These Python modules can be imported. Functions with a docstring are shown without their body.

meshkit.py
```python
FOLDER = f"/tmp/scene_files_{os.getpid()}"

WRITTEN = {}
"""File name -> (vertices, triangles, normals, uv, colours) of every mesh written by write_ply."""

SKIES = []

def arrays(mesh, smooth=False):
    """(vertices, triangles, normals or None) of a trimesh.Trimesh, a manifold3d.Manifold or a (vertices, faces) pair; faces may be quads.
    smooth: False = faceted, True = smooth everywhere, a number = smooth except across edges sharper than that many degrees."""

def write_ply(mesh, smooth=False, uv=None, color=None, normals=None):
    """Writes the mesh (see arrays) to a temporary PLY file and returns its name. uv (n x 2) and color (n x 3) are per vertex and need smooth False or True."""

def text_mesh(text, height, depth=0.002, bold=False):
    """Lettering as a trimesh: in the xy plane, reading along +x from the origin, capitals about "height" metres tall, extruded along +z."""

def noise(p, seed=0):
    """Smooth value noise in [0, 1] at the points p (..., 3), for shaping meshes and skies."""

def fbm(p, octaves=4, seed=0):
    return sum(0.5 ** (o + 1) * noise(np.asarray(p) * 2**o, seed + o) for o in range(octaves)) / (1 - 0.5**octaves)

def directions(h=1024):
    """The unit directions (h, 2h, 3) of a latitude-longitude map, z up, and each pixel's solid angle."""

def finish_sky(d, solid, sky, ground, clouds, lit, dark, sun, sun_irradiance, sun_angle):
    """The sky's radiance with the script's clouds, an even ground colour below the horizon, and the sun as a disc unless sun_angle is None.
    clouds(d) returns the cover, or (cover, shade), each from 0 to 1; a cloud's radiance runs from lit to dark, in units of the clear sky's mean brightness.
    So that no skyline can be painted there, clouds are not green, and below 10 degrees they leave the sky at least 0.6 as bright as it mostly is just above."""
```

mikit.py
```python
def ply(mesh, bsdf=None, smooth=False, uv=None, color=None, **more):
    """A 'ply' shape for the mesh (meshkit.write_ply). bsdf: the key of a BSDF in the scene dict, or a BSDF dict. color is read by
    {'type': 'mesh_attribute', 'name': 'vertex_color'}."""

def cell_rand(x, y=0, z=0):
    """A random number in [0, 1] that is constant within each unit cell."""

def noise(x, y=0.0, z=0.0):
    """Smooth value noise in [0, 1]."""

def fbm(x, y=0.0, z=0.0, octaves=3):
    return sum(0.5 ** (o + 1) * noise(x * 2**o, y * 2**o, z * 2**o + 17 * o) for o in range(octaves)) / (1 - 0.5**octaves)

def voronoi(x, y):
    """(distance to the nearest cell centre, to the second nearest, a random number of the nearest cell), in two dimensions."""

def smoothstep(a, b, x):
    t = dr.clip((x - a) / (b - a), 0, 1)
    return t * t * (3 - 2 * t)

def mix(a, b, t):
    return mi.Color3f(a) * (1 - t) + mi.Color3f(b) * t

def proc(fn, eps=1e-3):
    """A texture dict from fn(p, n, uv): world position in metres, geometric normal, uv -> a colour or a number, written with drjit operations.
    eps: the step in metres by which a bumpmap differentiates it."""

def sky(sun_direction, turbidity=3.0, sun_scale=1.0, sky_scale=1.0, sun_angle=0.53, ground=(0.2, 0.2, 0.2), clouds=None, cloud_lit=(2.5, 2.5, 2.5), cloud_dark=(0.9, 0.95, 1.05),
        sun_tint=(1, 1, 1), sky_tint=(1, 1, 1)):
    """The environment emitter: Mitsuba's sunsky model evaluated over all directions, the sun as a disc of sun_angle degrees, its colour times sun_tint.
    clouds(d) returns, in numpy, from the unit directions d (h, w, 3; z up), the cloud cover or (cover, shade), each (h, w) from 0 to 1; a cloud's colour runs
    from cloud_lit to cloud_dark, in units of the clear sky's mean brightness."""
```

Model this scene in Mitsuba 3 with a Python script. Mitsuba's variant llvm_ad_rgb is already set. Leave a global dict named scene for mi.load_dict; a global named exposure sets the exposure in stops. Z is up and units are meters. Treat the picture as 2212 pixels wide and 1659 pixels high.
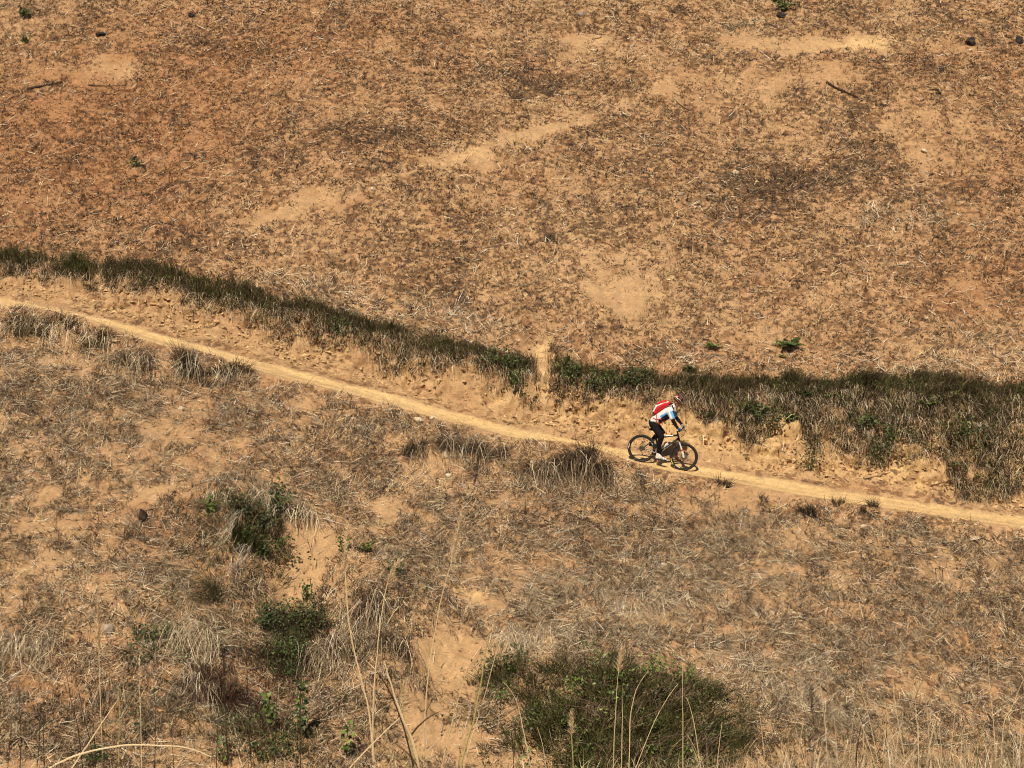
import math, numpy as np, trimesh, manifold3d as m3, mitsuba as mi, mikit, meshkit
from scipy.interpolate import PchipInterpolator
from scipy.ndimage import map_coordinates

T = mi.ScalarTransform4f
scene, labels = {}, {}
rng = np.random.default_rng(11)
U = rng.uniform

# ------------------------------------------------------------------ camera, sky, exposure
CAM_Z, PITCH, FOV = 10.5, -14.0, 36.0
CP, SP = math.cos(math.radians(PITCH)), math.sin(math.radians(PITCH))
scene['camera'] = {'type': 'perspective', 'fov': FOV, 'fov_axis': 'x', 'near_clip': 0.1, 'far_clip': 2000.0,
                   'to_world': T().look_at(origin=[0, 0, CAM_Z], target=[0, CP, CAM_Z + SP], up=[0, 0, 1])}
scene['sky'] = mikit.sky((-0.16, -0.67, 1.0), turbidity=3, sky_scale=0.38)
exposure = 1.64

# ------------------------------------------------------------------ helpers
FOCAL = 1106.0 / math.tan(math.radians(FOV / 2))        # the sketch used to survey the place is 2212 x 1659


def ray(px, py):
    """Direction of the sight line through a point of the survey sketch."""
    a, b = (px - 1106.0) / FOCAL, (829.5 - py) / FOCAL
    d = np.array([a, CP - b * SP, SP + b * CP])
    return d


def at(px, py, y):
    d = ray(px, py)
    return np.array([0, 0, CAM_Z]) + d * (y / d[1])


def N2(x, y, s, seed=0):
    p = np.stack([np.asarray(x, float) / s + 31.7, np.asarray(y, float) / s + 57.3, np.zeros(np.shape(x)) + seed * 3.1], -1)
    return meshkit.noise(p, seed) - 0.5


def F2(x, y, s, octv=3, seed=0):
    p = np.stack([np.asarray(x, float) / s + 31.7, np.asarray(y, float) / s + 57.3, np.zeros(np.shape(x)) + seed * 3.1], -1)
    return meshkit.fbm(p, octv, seed) - 0.5


def sstep(a, b, x):
    t = np.clip((x - a) / (b - a), 0, 1)
    return t * t * (3 - 2 * t)


taken = {}


def number(name):
    n = taken.get(name, -1) + 1
    taken[name] = n
    return name if n == 0 else f'{name}_{n:03d}'


def tag(key, label=None, cat=None, group=None, kind=None):
    d = {k: v for k, v in (('label', label), ('category', cat), ('group', group), ('kind', kind)) if v}
    if d:
        labels[key] = d
    return key


def shape(key, mesh, bsdf, smooth=False, color=None, uv=None, M=None):
    d = mikit.ply(mesh, bsdf, smooth=smooth, color=color, uv=uv)
    if M is not None:
        d['to_world'] = T(np.asarray(M).tolist())
    scene[key] = d
    return key


def part(parent, name, mesh, bsdf, smooth=False, color=None, M=None, label=None, kind=None):
    key = number(f'{parent}__{name}')
    shape(key, mesh, bsdf, smooth, color, None, M)
    return tag(key, label, kind=kind)


class Soup:
    """Gathers pieces with a colour per vertex; becomes one mesh."""

    def __init__(self):
        self.v, self.f, self.c, self.n = [], [], [], 0

    def add(self, v, f, c):
        if len(v) == 0:
            return
        self.v.append(v); self.f.append(np.asarray(f) + self.n); self.c.append(np.broadcast_to(c, v.shape)); self.n += len(v)

    def get(self):
        return (np.vstack(self.v), np.vstack(self.f)), np.vstack(self.c)

    def put(self, key, bsdf='blade_look', **k):
        m, c = self.get()
        return shape(key, m, bsdf, color=c, **k)


def unit(v):
    return v / np.maximum(np.linalg.norm(v, axis=-1, keepdims=True), 1e-9)


def blades(soup, base, direc, length, width, bend, color, seg=2, flat=False):
    """n grass blades: tapered strips that leave base along direc and bend; one colour each."""
    n = len(base)
    if n == 0:
        return
    length, width = np.broadcast_to(length, (n,)), np.broadcast_to(width, (n,))
    d = unit(direc)
    side = rng.normal(size=(n, 3))
    if flat:
        side = np.cross(d, np.tile([0, -0.55, 0.83], (n, 1)) + 0.4 * rng.normal(size=(n, 3)))
    side = unit(side - d * (side * d).sum(1, keepdims=True))
    t = np.linspace(0, 1, seg + 1)
    vs = []
    for k in range(seg + 1):
        p = base + d * (length * t[k])[:, None] + bend * (length * t[k] ** 2)[:, None]
        w = (width * (1 - 0.75 * t[k] ** 1.5) / 2)[:, None]
        if k < seg:
            vs += [p - side * w, p + side * w]
        else:
            vs += [p]
    m = len(vs)
    v = np.stack(vs, 1).reshape(-1, 3)
    f = []
    for k in range(seg - 1):
        a = 2 * k
        f += [[a, a + 1, a + 3], [a, a + 3, a + 2]]
    a = 2 * (seg - 1)
    f += [[a, a + 1, a + 2]]
    f = (np.asarray(f)[None] + (np.arange(n) * m)[:, None, None]).reshape(-1, 3)
    c = np.repeat(np.broadcast_to(color, (n, 3)), m, 0)
    soup.add(v, f, c)


def pick(palette, n, jit=0.18):
    pal = np.asarray(palette, float)
    return np.clip(pal[rng.integers(0, len(pal), n)] * (1 + jit * rng.normal(size=(n, 1))), 0.004, 0.9)


ICO = trimesh.creation.icosphere(subdivisions=0)
OCT_V = np.array([[1, 0, 0], [-1, 0, 0], [0, 1, 0], [0, -1, 0], [0, 0, 1], [0, 0, -1.0]])
OCT_F = np.array([[0, 2, 4], [2, 1, 4], [1, 3, 4], [3, 0, 4], [2, 0, 5], [1, 2, 5], [3, 1, 5], [0, 3, 5]])


TET_V = np.array([[1, 0, -.3], [-.5, .87, -.3], [-.5, -.87, -.3], [0, 0, .8]])
TET_F = np.array([[0, 1, 3], [1, 2, 3], [2, 0, 3]])


def shards(soup, base, size, color, squash=0.6):
    n = len(base)
    v = TET_V[None] * (1 + 0.5 * (rng.random((n, 4, 1)) - 0.5)) + 0.25 * rng.normal(size=(n, 4, 3))
    v[..., 0] *= 1 + rng.random((n, 1))
    ang = U(0, 6.283, n)
    c, s = np.cos(ang)[:, None], np.sin(ang)[:, None]
    v = np.stack([v[..., 0] * c - v[..., 1] * s, v[..., 0] * s + v[..., 1] * c, v[..., 2] * squash], -1)
    v = base[:, None] + v * np.asarray(size)[:, None, None]
    f = (TET_F[None] + (np.arange(n) * 4)[:, None, None]).reshape(-1, 3)
    soup.add(v.reshape(-1, 3), f, np.repeat(np.broadcast_to(color, (n, 3)), 4, 0))


def clods(soup, base, size, color, squash=0.6):
    n = len(base)
    v = OCT_V[None] * (1 + 0.45 * (rng.random((n, 6, 1)) - 0.5)) + 0.25 * rng.normal(size=(n, 6, 3))
    ang = U(0, 6.283, n)
    c, s = np.cos(ang)[:, None], np.sin(ang)[:, None]
    v = np.stack([v[..., 0] * c - v[..., 1] * s, v[..., 0] * s + v[..., 1] * c, v[..., 2] * squash], -1)
    v = base[:, None] + v * np.asarray(size)[:, None, None]
    f = (OCT_F[None] + (np.arange(n) * 6)[:, None, None]).reshape(-1, 3)
    soup.add(v.reshape(-1, 3), f, np.repeat(np.broadcast_to(color, (n, 3)), 6, 0))


def tube(points, radii, sides=6, caps=True):
    p = np.asarray(points, float)
    r = np.broadcast_to(np.asarray(radii, float), (len(p),))
    t = unit(np.gradient(p, axis=0))
    a = np.cross(t, np.where(np.abs(t[:, 2:]) < 0.9, [0, 0, 1.0], [1.0, 0, 0]))
    a = unit(a)
    b = np.cross(t, a)
    ang = np.arange(sides) * 2 * np.pi / sides
    v = p[:, None] + r[:, None, None] * (np.cos(ang)[None, :, None] * a[:, None] + np.sin(ang)[None, :, None] * b[:, None])
    f = []
    for i in range(len(p) - 1):
        for j in range(sides):
            q = [i * sides + j, i * sides + (j + 1) % sides, (i + 1) * sides + (j + 1) % sides, (i + 1) * sides + j]
            f += [[q[0], q[1], q[2]], [q[0], q[2], q[3]]]
    v = v.reshape(-1, 3)
    if caps:
        n = len(v)
        v = np.vstack([v, p[0], p[-1]])
        for j in range(sides):
            f += [[n, (j + 1) % sides, j], [n + 1, (len(p) - 1) * sides + j, (len(p) - 1) * sides + (j + 1) % sides]]
    return v, np.asarray(f)


def join(*meshes):
    return trimesh.util.concatenate([m if isinstance(m, trimesh.Trimesh) else trimesh.Trimesh(m[0], m[1], process=False) for m in meshes])


# ------------------------------------------------------------------ materials
scene['blade_look'] = {'type': 'twosided', 'bsdf': {'type': 'diffuse', 'reflectance': {'type': 'mesh_attribute', 'name': 'vertex_color'}}}
scene['leaf_look'] = {'type': 'twosided', 'bsdf': {'type': 'principled', 'base_color': {'type': 'mesh_attribute', 'name': 'vertex_color'}, 'roughness': 0.45, 'specular': 0.4}}
scene['cloth_look'] = {'type': 'twosided', 'bsdf': {'type': 'principled', 'base_color': {'type': 'mesh_attribute', 'name': 'vertex_color'}, 'roughness': 0.75, 'specular': 0.2}}


def plain(name, rgb, rough=0.5, metal=0.0, spec=0.5):
    scene[name] = {'type': 'twosided', 'bsdf': {'type': 'principled', 'base_color': {'type': 'rgb', 'value': list(rgb)}, 'roughness': rough, 'metallic': metal, 'specular': spec}}


plain('rubber', (0.018, 0.018, 0.019), 0.75)
plain('dark_paint', (0.05, 0.052, 0.05), 0.3)
plain('white_paint', (0.78, 0.78, 0.76), 0.3)
plain('black_metal', (0.02, 0.02, 0.022), 0.35)
plain('steel', (0.62, 0.61, 0.58), 0.3, 1.0)
plain('red_paint', (0.55, 0.07, 0.03), 0.35)
plain('yellow_print', (0.72, 0.62, 0.12), 0.5)
plain('bottle_white', (0.75, 0.76, 0.74), 0.35)
plain('black_cloth', (0.009, 0.009, 0.011), 0.85, 0, 0.2)
plain('red_cloth', (0.58, 0.022, 0.03), 0.7, 0, 0.3)
plain('white_cloth', (0.78, 0.77, 0.76), 0.8, 0, 0.2)

plain('skin', (0.40, 0.22, 0.15), 0.55, 0, 0.3)
plain('lips', (0.33, 0.12, 0.10), 0.5, 0, 0.3)
plain('orange_cloth', (0.55, 0.17, 0.025), 0.7, 0, 0.3)
plain('blue_glove', (0.03, 0.10, 0.30), 0.7, 0, 0.3)
plain('grey_glove', (0.25, 0.25, 0.26), 0.7, 0, 0.3)
plain('dark_shoe', (0.02, 0.022, 0.03), 0.6, 0, 0.3)
plain('lens_yellow', (0.60, 0.55, 0.08), 0.2)
scene['helmet_look'] = {'type': 'twosided', 'bsdf': {'type': 'principled', 'base_color': {'type': 'mesh_attribute', 'name': 'vertex_color'}, 'roughness': 0.25, 'specular': 0.5}}


def soil_color(p, n, uv):
    tone, dark = uv.x, uv.y
    c = mikit.mix((0.372, 0.205, 0.104), (0.475, 0.320, 0.176), mikit.smoothstep(0.0, 0.5, tone))
    c = mikit.mix(c, (0.76, 0.555, 0.275), mikit.smoothstep(0.5, 1.0, tone))
    g = mikit.fbm(p.x * 9, p.y * 9, p.z * 9, 3)
    h = mikit.noise(p.x * 42, p.y * 42, p.z * 42)
    c = c * (0.74 + 0.52 * g) * (0.80 + 0.40 * h)
    k = mikit.fbm(p.x * 7 + 3, p.y * 7, p.z * 9, 4)
    c = mikit.mix(c, c * mi.Color3f(0.58, 0.52, 0.50), mikit.smoothstep(0.45, 0.58, k + 0.12 * (dark - 0.5)) * mikit.smoothstep(0.03, 0.25, dark))
    m = mikit.fbm(p.x * 11 + 9, p.y * 11, p.z * 13, 3) + 0.45 * (mikit.fbm(p.x * 2.3, p.y * 2.3, p.z * 2.3, 2) - 0.5)
    ash = mikit.smoothstep(0.525, 0.635, m + 0.36 * (dark - 0.5)) * mikit.smoothstep(0.02, 0.2, dark)
    return mikit.mix(c, mi.Color3f(0.125, 0.085, 0.055) * (0.6 + 0.8 * h), 0.85 * ash)


scene['soil_look'] = {'type': 'diffuse', 'reflectance': mikit.proc(soil_color)}


def rock_color_of(a, b):
    def fn(p, n, uv):
        g = mikit.fbm(p.x * 14, p.y * 14, p.z * 14, 3)
        return mikit.mix(a, b, mikit.smoothstep(0.3, 0.7, g)) * (0.85 + 0.3 * mikit.noise(p.x * 60, p.y * 60, p.z * 60))
    return fn


scene['pale_rock'] = {'type': 'diffuse', 'reflectance': mikit.proc(rock_color_of((0.62, 0.50, 0.33), (0.74, 0.66, 0.50)))}
scene['tan_rock'] = {'type': 'diffuse', 'reflectance': mikit.proc(rock_color_of((0.40, 0.27, 0.16), (0.54, 0.40, 0.25)))}
scene['grey_rock'] = {'type': 'diffuse', 'reflectance': mikit.proc(rock_color_of((0.36, 0.30, 0.24), (0.46, 0.40, 0.33)))}
scene['dark_rock'] = {'type': 'diffuse', 'reflectance': mikit.proc(rock_color_of((0.035, 0.030, 0.028), (0.075, 0.062, 0.052)))}

# ------------------------------------------------------------------ terrain
TR = [(-600, 545, 42.6), (-250, 604, 41.0), (0, 650, 40.0), (200, 692, 39.2), (400, 745, 38.4), (600, 797, 37.7), (800, 848, 37.15), (1000, 905, 36.65), (1200, 950, 36.2),
      (1420, 997, 35.72), (1600, 1030, 35.35), (1800, 1065, 35.0), (2000, 1095, 34.7), (2212, 1125, 34.45), (2500, 1160, 34.2), (2900, 1200, 33.9)]
TP = np.array([at(*q) for q in TR])
TP = np.vstack([[TP[0, 0] - 120, TP[0, 1] + 20, TP[0, 2] + 3], TP, [TP[-1, 0] + 120, TP[-1, 1] - 10, TP[-1, 2] - 6]])
trail_y, trail_z = PchipInterpolator(TP[:, 0], TP[:, 1]), PchipInterpolator(TP[:, 0], TP[:, 2])
colx = lambda px: at(px, 900, 37.0)[0]
BX = [colx(q) for q in (-300, 0, 200, 400, 700, 1000, 1300, 1500, 1700, 1900, 2212, 2500)]
bank_h = PchipInterpolator(BX, [0.42, 0.45, 0.62, 0.74, 1.0, 1.0, 1.15, 1.4, 1.75, 2.05, 2.3, 2.4])
apron_w = PchipInterpolator(BX, [0.7, 0.7, 0.8, 0.85, 0.6, 0.35, 0.4, 0.25, 0.2, 0.2, 0.25, 0.3])
bank_run = PchipInterpolator(BX, [0.5, 0.5, 0.55, 0.55, 0.6, 0.6, 0.7, 0.85, 1.2, 1.5, 1.7, 1.7])
HALF = 0.55
BUMPS = []          # (x, y, radius x, radius y, height) of knolls and hollows


def fields(x, y):
    d = y - trail_y(x)
    xb = np.clip(x, BX[0], BX[-1])
    return d, bank_h(xb), apron_w(xb), bank_run(xb)


def height(x, y, rough=True):
    x, y = np.asarray(x, float), np.asarray(y, float)
    d, hb, ap, br = fields(x, y)
    up = sstep(0.35, 0.8, d)
    if rough:
        d = d + up * sstep(6, 3.5, d) * (0.75 * F2(x, y * 0.4, 1.1, 2, 5) + 0.55 * F2(x, y, 0.34, 2, 6))
    b0 = HALF + ap
    b1 = b0 + br
    z = np.where(np.abs(d) < HALF, 0.05 * d + 0.06 * (d / HALF) ** 2 - 0.06, 0.0)
    e = np.clip(d - HALF, 0, None)
    z = z + np.where(d >= HALF, 0.021 + 0.2 * np.minimum(e, ap), 0)
    q = np.clip((d - b0) / br, 0, 1)
    z = z + hb * (0.55 * q + 0.45 * q * q * (3 - 2 * q))
    f = np.clip(d - b1, 0, None)
    z = z + 0.60 * f - 0.10 * f * np.exp(-f / 1.2)
    g = np.clip(-d - HALF, 0, None)
    z = z - np.where(d <= -HALF, 0.021, 0) - 0.36 * g - 0.22 * (1 - np.exp(-g / 0.45))
    low = z + trail_z(x)
    far = sstep(1.0, 4.0, np.abs(d))
    low = low + far * 0.7 * F2(x, y, 6.0, 2, 1)
    for bx, by, rx, ry, h in BUMPS:
        u = ((x - bx) / rx) ** 2 + ((y - by) / ry) ** 2
        low = low + h * np.exp(-u ** 1.5)
    spur = np.interp(y, [-60, 0, 10, 12, 13.5, 14.6, 16, 18, 21, 60], [14, 8.8, 4.7, 3.75, 3.15, 2.6, 1.0, -3, -12, -60])
    low = np.maximum(low, spur)
    if rough:
        on = np.where(np.abs(d) < HALF, 0.12, 1.0) * sstep(0.3, 0.9, np.abs(d)) + 0.08
        low = low + on * (0.14 * F2(x, y, 0.9, 2, 2) + 0.15 * N2(x, y, 0.30, 3) + 0.14 * np.clip(N2(x, y, 0.145, 4), -0.5, 0.22))
    return low


def ground(px, py, n0=20.0, n1=60.0):
    """Where the sight line through the survey point meets the ground."""
    px, py = np.atleast_1d(px).astype(float), np.atleast_1d(py).astype(float)
    d = np.array([ray(a, b) for a, b in zip(px, py)])
    d = d / d[:, 1:2]
    ys = np.arange(n0, n1, 0.05)
    X, Z = d[:, 0:1] * ys, CAM_Z + d[:, 2:3] * ys
    under = Z < height(X, np.broadcast_to(ys, X.shape))
    i = np.where(under.any(1), under.argmax(1), len(ys) - 1)
    y = ys[i]
    return np.stack([d[:, 0] * y, y, height(d[:, 0] * y, y)], -1)


def G(px, py):
    return ground(px, py)[0]


for px, py, rx, ry, h in [(640, 1330, 1.3, 1.6, -0.75), (640, 1210, 0.7, 0.9, -0.35), (560, 1480, 1.2, 0.9, -0.55), (510, 1120, 1.5, 1.0, 0.55), (860, 1330, 1.0, 1.6, 0.35),
                          (1330, 1480, 2.0, 1.2, 0.45), (980, 1430, 0.9, 1.2, -0.35), (120, 1330, 2.2, 1.6, 0.3), (410, 800, 0.8, 0.5, 0.16), (290, 790, 0.7, 0.5, 0.14), (60, 705, 1.6, 0.6, 0.2), (200, 720, 0.8, 0.5, 0.12),
                          (985, 975, 1.4, 0.5, 0.15), (1230, 1000, 1.2, 0.5, 0.22), (700, 400, 4.0, 2.0, 0.5), (1500, 300, 3.5, 2.0, -0.4), (1900, 200, 3, 1.5, 0.4)]:
    b = G(px, py)
    BUMPS.append((b[0], b[1], rx, ry, h))

# soil fields: tone (0 red earth, 0.5 tan, 1 pale beaten clay) and cover (stubble), straw, by places surveyed on the slope
def blobs(spec):
    out = []
    for px, py, rx, ry, a in spec:
        b = G(px, py)
        out.append((b[0], b[1], rx, ry, a))
    return out


RED = blobs([(150, 200, 4.5, 3.5, .30), (100, 420, 4, 3, .22), (600, 250, 5, 4, .12), (2150, 480, 2.0, 3, .2), (2000, 130, 3, 1.5, .15), (330, 1130, 1.5, 1, .15), (700, 120, 4, 2, .15), (1650, 860, 1, .4, .1), (2100, 640, 2, 1, .2), (560, 1440, 1.2, 1, .3), (150, 1480, 2.2, 1, .25)])
PALE = blobs([(1860, 95, 1.5, .45, .55), (1690, 100, 1.6, .6, .2), (1310, 560, 2.6, 2.0, .15), (1400, 650, 2, 1.2, .18), (1172, 820, .3, 1.2, .5), (690, 1165, .40, .5, .15), (660, 1215, .45, .6, .15), (625, 1270, .5, .5, .1), (840, 1095, .5, .5, .2), (995, 1440, .9, .8, .15), (940, 1560, .7, .8, .1), (1020, 1290, .6, .3, .4), (330, 1060, .8, .5, .3),
              (1250, 95, .8, .3, .3), (1000, 330, .9, .25, .25), (230, 150, 1.6, .5, .25), (2000, 1200, 3, 1.5, .12), (890, 480, .6, .4, .2)])
BARE = blobs([(1860, 95, 1.6, .5, 1), (1690, 100, 1.6, .5, .6), (1172, 820, .28, 1.3, 1), (690, 1165, .40, .5, 1.3), (660, 1215, .45, .6, 1.3), (625, 1270, .5, .5, 1.1), (840, 1095, .45, .45, .9), (995, 1440, .9, .8, 1.2), (1020, 1290, .6, .3, .7), (940, 1590, .8, .6, .6),
              (230, 150, 1.8, .5, .7), (120, 250, 1.5, .8, .4), (980, 345, .8, .2, .8), (850, 385, .9, .2, .7), (700, 430, .9, .22, .7), (590, 470, .8, .25, .6), (1120, 300, .9, .2, .6), (1250, 260, .9, .2, .6), (1350, 560, 1.8, 1.2, .4), (1400, 660, 1.6, .8, .4), (2050, 330, 2, 1.4, .35), (1750, 160, 2, .8, .5), (1480, 180, 1.5, .6, .35),
              (340, 1060, 1.0, .6, .5), (150, 1100, 1.2, .6, .4), (1250, 95, .8, .3, .6), (1620, 1080, 1.2, .3, .5), (2050, 1230, 2, .6, .3), (890, 480, .5, .3, .6)])
DARK = blobs([(1140, 185, .9, .5, 1), (1040, 150, 1.6, .5, .5), (1230, 490, 1.8, .8, .5), (1340, 350, 1.5, .5, .6), (900, 560, 1.5, 1, .5), (1700, 400, 2.2, .9, .9), (1850, 340, 1, 1.2, .5), (1850, 230, 1.5, .6, .6), (1650, 460, 1.2, .5, .6), (800, 300, 2.0, 1.3, .35), (1250, 250, 1.3, .4, .35), (500, 540, 2, .4, .4), (2000, 560, 2, .6, .3), (430, 480, 1.2, .5, .3),
              (60, 860, 2.2, .6, .7), (700, 1010, 1.8, .8, .5), (1350, 1180, 1.6, .8, .5), (1150, 1330, 1.4, .8, .6), (1900, 1400, 2.5, .7, .5), (1750, 1100, .9, .25, .9), (2000, 1320, 1.4, .5, .4), (1500, 1130, 1.5, .5, .4), (750, 1080, 1.2, .5, .3), (400, 1330, 1.5, .6, .3)])
STRAW = blobs([(780, 650, 1.8, .5, 1), (900, 690, 1.6, .5, 1), (1040, 720, 1.4, .6, 1), (640, 620, 1.4, .4, .8), (1420, 790, 1.6, .5, .7), (1700, 790, 2, .4, .5), (2000, 800, 1.8, .5, .9), (2150, 770, 1.8, .8, 1), (1980, 470, 1.4, .5, .9), (1870, 460, .8, .3, .5), (1940, 560, .8, .3, .5), (1590, 55, .6, .25, .9), (60, 1390, 1.0, .5, 1.2), (420, 1370, 1.0, .8, 1), (450, 1490, 1.0, .6, 1),
               (1200, 1290, 1.8, .5, 1.2), (1120, 1400, .9, .7, 1.2), (1350, 1320, 1.6, .5, .9), (1620, 1440, 1.4, .5, 1), (1700, 1520, 1.2, .4, 1), (1300, 1050, 1.0, .3, .6), (1500, 1250, 1.5, .8, .4), (150, 700, 1.5, .3, .5), (500, 800, .8, .4, .4), (1300, 940, .5, .5, .3), (250, 1270, 1.5, .6, .4), (1900, 1560, 2, .5, .6)])


TRK = np.array([G(*q)[:2] for q in ((540, 500), (640, 455), (760, 408), (860, 380), (985, 345), (1100, 305), (1230, 268), (1330, 235), (1450, 190))])


def track(x, y):
    best = np.full(np.shape(x), 9.0)
    for p, q in zip(TRK[:-1], TRK[1:]):
        e = q - p
        t = np.clip(((x - p[0]) * e[0] + (y - p[1]) * e[1]) / (e @ e), 0, 1)
        best = np.minimum(best, np.hypot(x - p[0] - t * e[0], y - p[1] - t * e[1]))
    return np.exp(-(best / 0.20) ** 2) * (.65 + .35 * sstep(.2, .6, 0.5 + F2(x, y, 1.1, 2, 28)))


def amount(bl, x, y):
    s = np.zeros(np.shape(x))
    for bx, by, rx, ry, a in bl:
        s = s + a * np.exp(-(((x - bx) / rx) ** 2 + ((y - by) / ry) ** 2) ** 1.2)
    return s


def slope_cover(x, y):
    """stubble density, straw density, bareness from 0 up"""
    n1, n2 = F2(x, y, 1.4, 3, 21), F2(x, y, 0.5, 2, 22)
    jx, jy = x + 2.2 * F2(x, y, 0.9, 3, 23), y + 1.6 * F2(x, y, 0.7, 3, 24)
    bare = np.clip(amount(BARE, jx, jy) + 0.55 * track(x + .35 * F2(x, y, .6, 2, 26), y + .35 * F2(x, y, .5, 2, 27)), 0, 1)
    dark = amount(DARK, jx, jy)
    straw = amount(STRAW, jx, jy)
    stub = np.clip(0.62 + 0.8 * n1 + 1.1 * n2 + 0.50 * dark - 1.0 * bare, 0.02, 1.6)
    return stub, np.clip(0.16 + 1.0 * straw + 0.5 * F2(x, y, 1.0, 2, 25) - 0.6 * bare, 0.0, 1.5), bare, dark


xs = np.concatenate([np.arange(-130, -19, 5.0), np.arange(-17.7, 17.71, 0.058), np.arange(19.5, 131, 5.0)])
ds = np.concatenate([np.arange(-110, -24, 4.0), np.arange(-24, -13.5, 0.35), np.arange(-13.5, -0.7, 0.07), np.arange(-0.7, 3.5, 0.036), np.arange(3.5, 20.0, 0.073), np.arange(20.2, 24, 0.6), np.arange(24.5, 120, 5.0)])
GX, GD = np.meshgrid(xs, ds)
GY = GD + trail_y(GX)
GZ = height(GX, GY)
d_, hb_, ap_, br_ = fields(GX, GY)
stub_, straw_, bare_, dark_ = slope_cover(GX, GY)
low_ = sstep(-0.5, -1.5, d_)
tone = 0.32 + 0.26 * F2(GX, GY, 2.5, 3, 31) + 0.25 * F2(GX, GY, 0.4, 2, 32) - 0.8 * amount(RED, GX, GY) + 0.9 * amount(PALE, GX + 2.0 * F2(GX, GY, 0.8, 3, 36), GY + 1.5 * F2(GX, GY, 0.6, 3, 37)) + 0.06 * low_ + 0.17 * track(GX + .35 * F2(GX, GY, .6, 2, 26), GY + .35 * F2(GX, GY, .5, 2, 27))
onbank = sstep(HALF - 0.1, HALF + 0.3, d_) * sstep(ap_ + br_ + 0.9, ap_ + br_ + 0.2, d_)
tone = tone * (1 - onbank) + onbank * np.clip(0.62 + 0.5 * F2(GX, GZ * 2, 0.5, 3, 33) + 0.1 * np.tanh(GX / 6), 0.3, 0.95)
edge = HALF - 0.03 + 0.34 * F2(GX, GY, 0.7, 3, 34)
ontrail = sstep(edge + 0.10, edge - 0.24, np.abs(d_ + 0.04))
tone = tone * (1 - ontrail) + ontrail * (0.86 + 0.5 * F2(GX * 0.35, GD * 2.2, 0.5, 3, 35) - 0.10 * np.exp(-((d_ + 0.12 + .1 * F2(GX, 0 * GY, 1.2, 2, 38)) / 0.07) ** 2))
ash = np.clip(0.25 + 0.5 * (stub_ - 0.5) + 0.5 * dark_, 0, 1) * (1 - 0.45 * low_) * (1 - ontrail) * (1 - 0.45 * onbank)
apron = sstep(HALF - 0.1, HALF + 0.1, d_) * sstep(HALF + ap_ + 0.25, HALF + ap_, d_)
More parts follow.
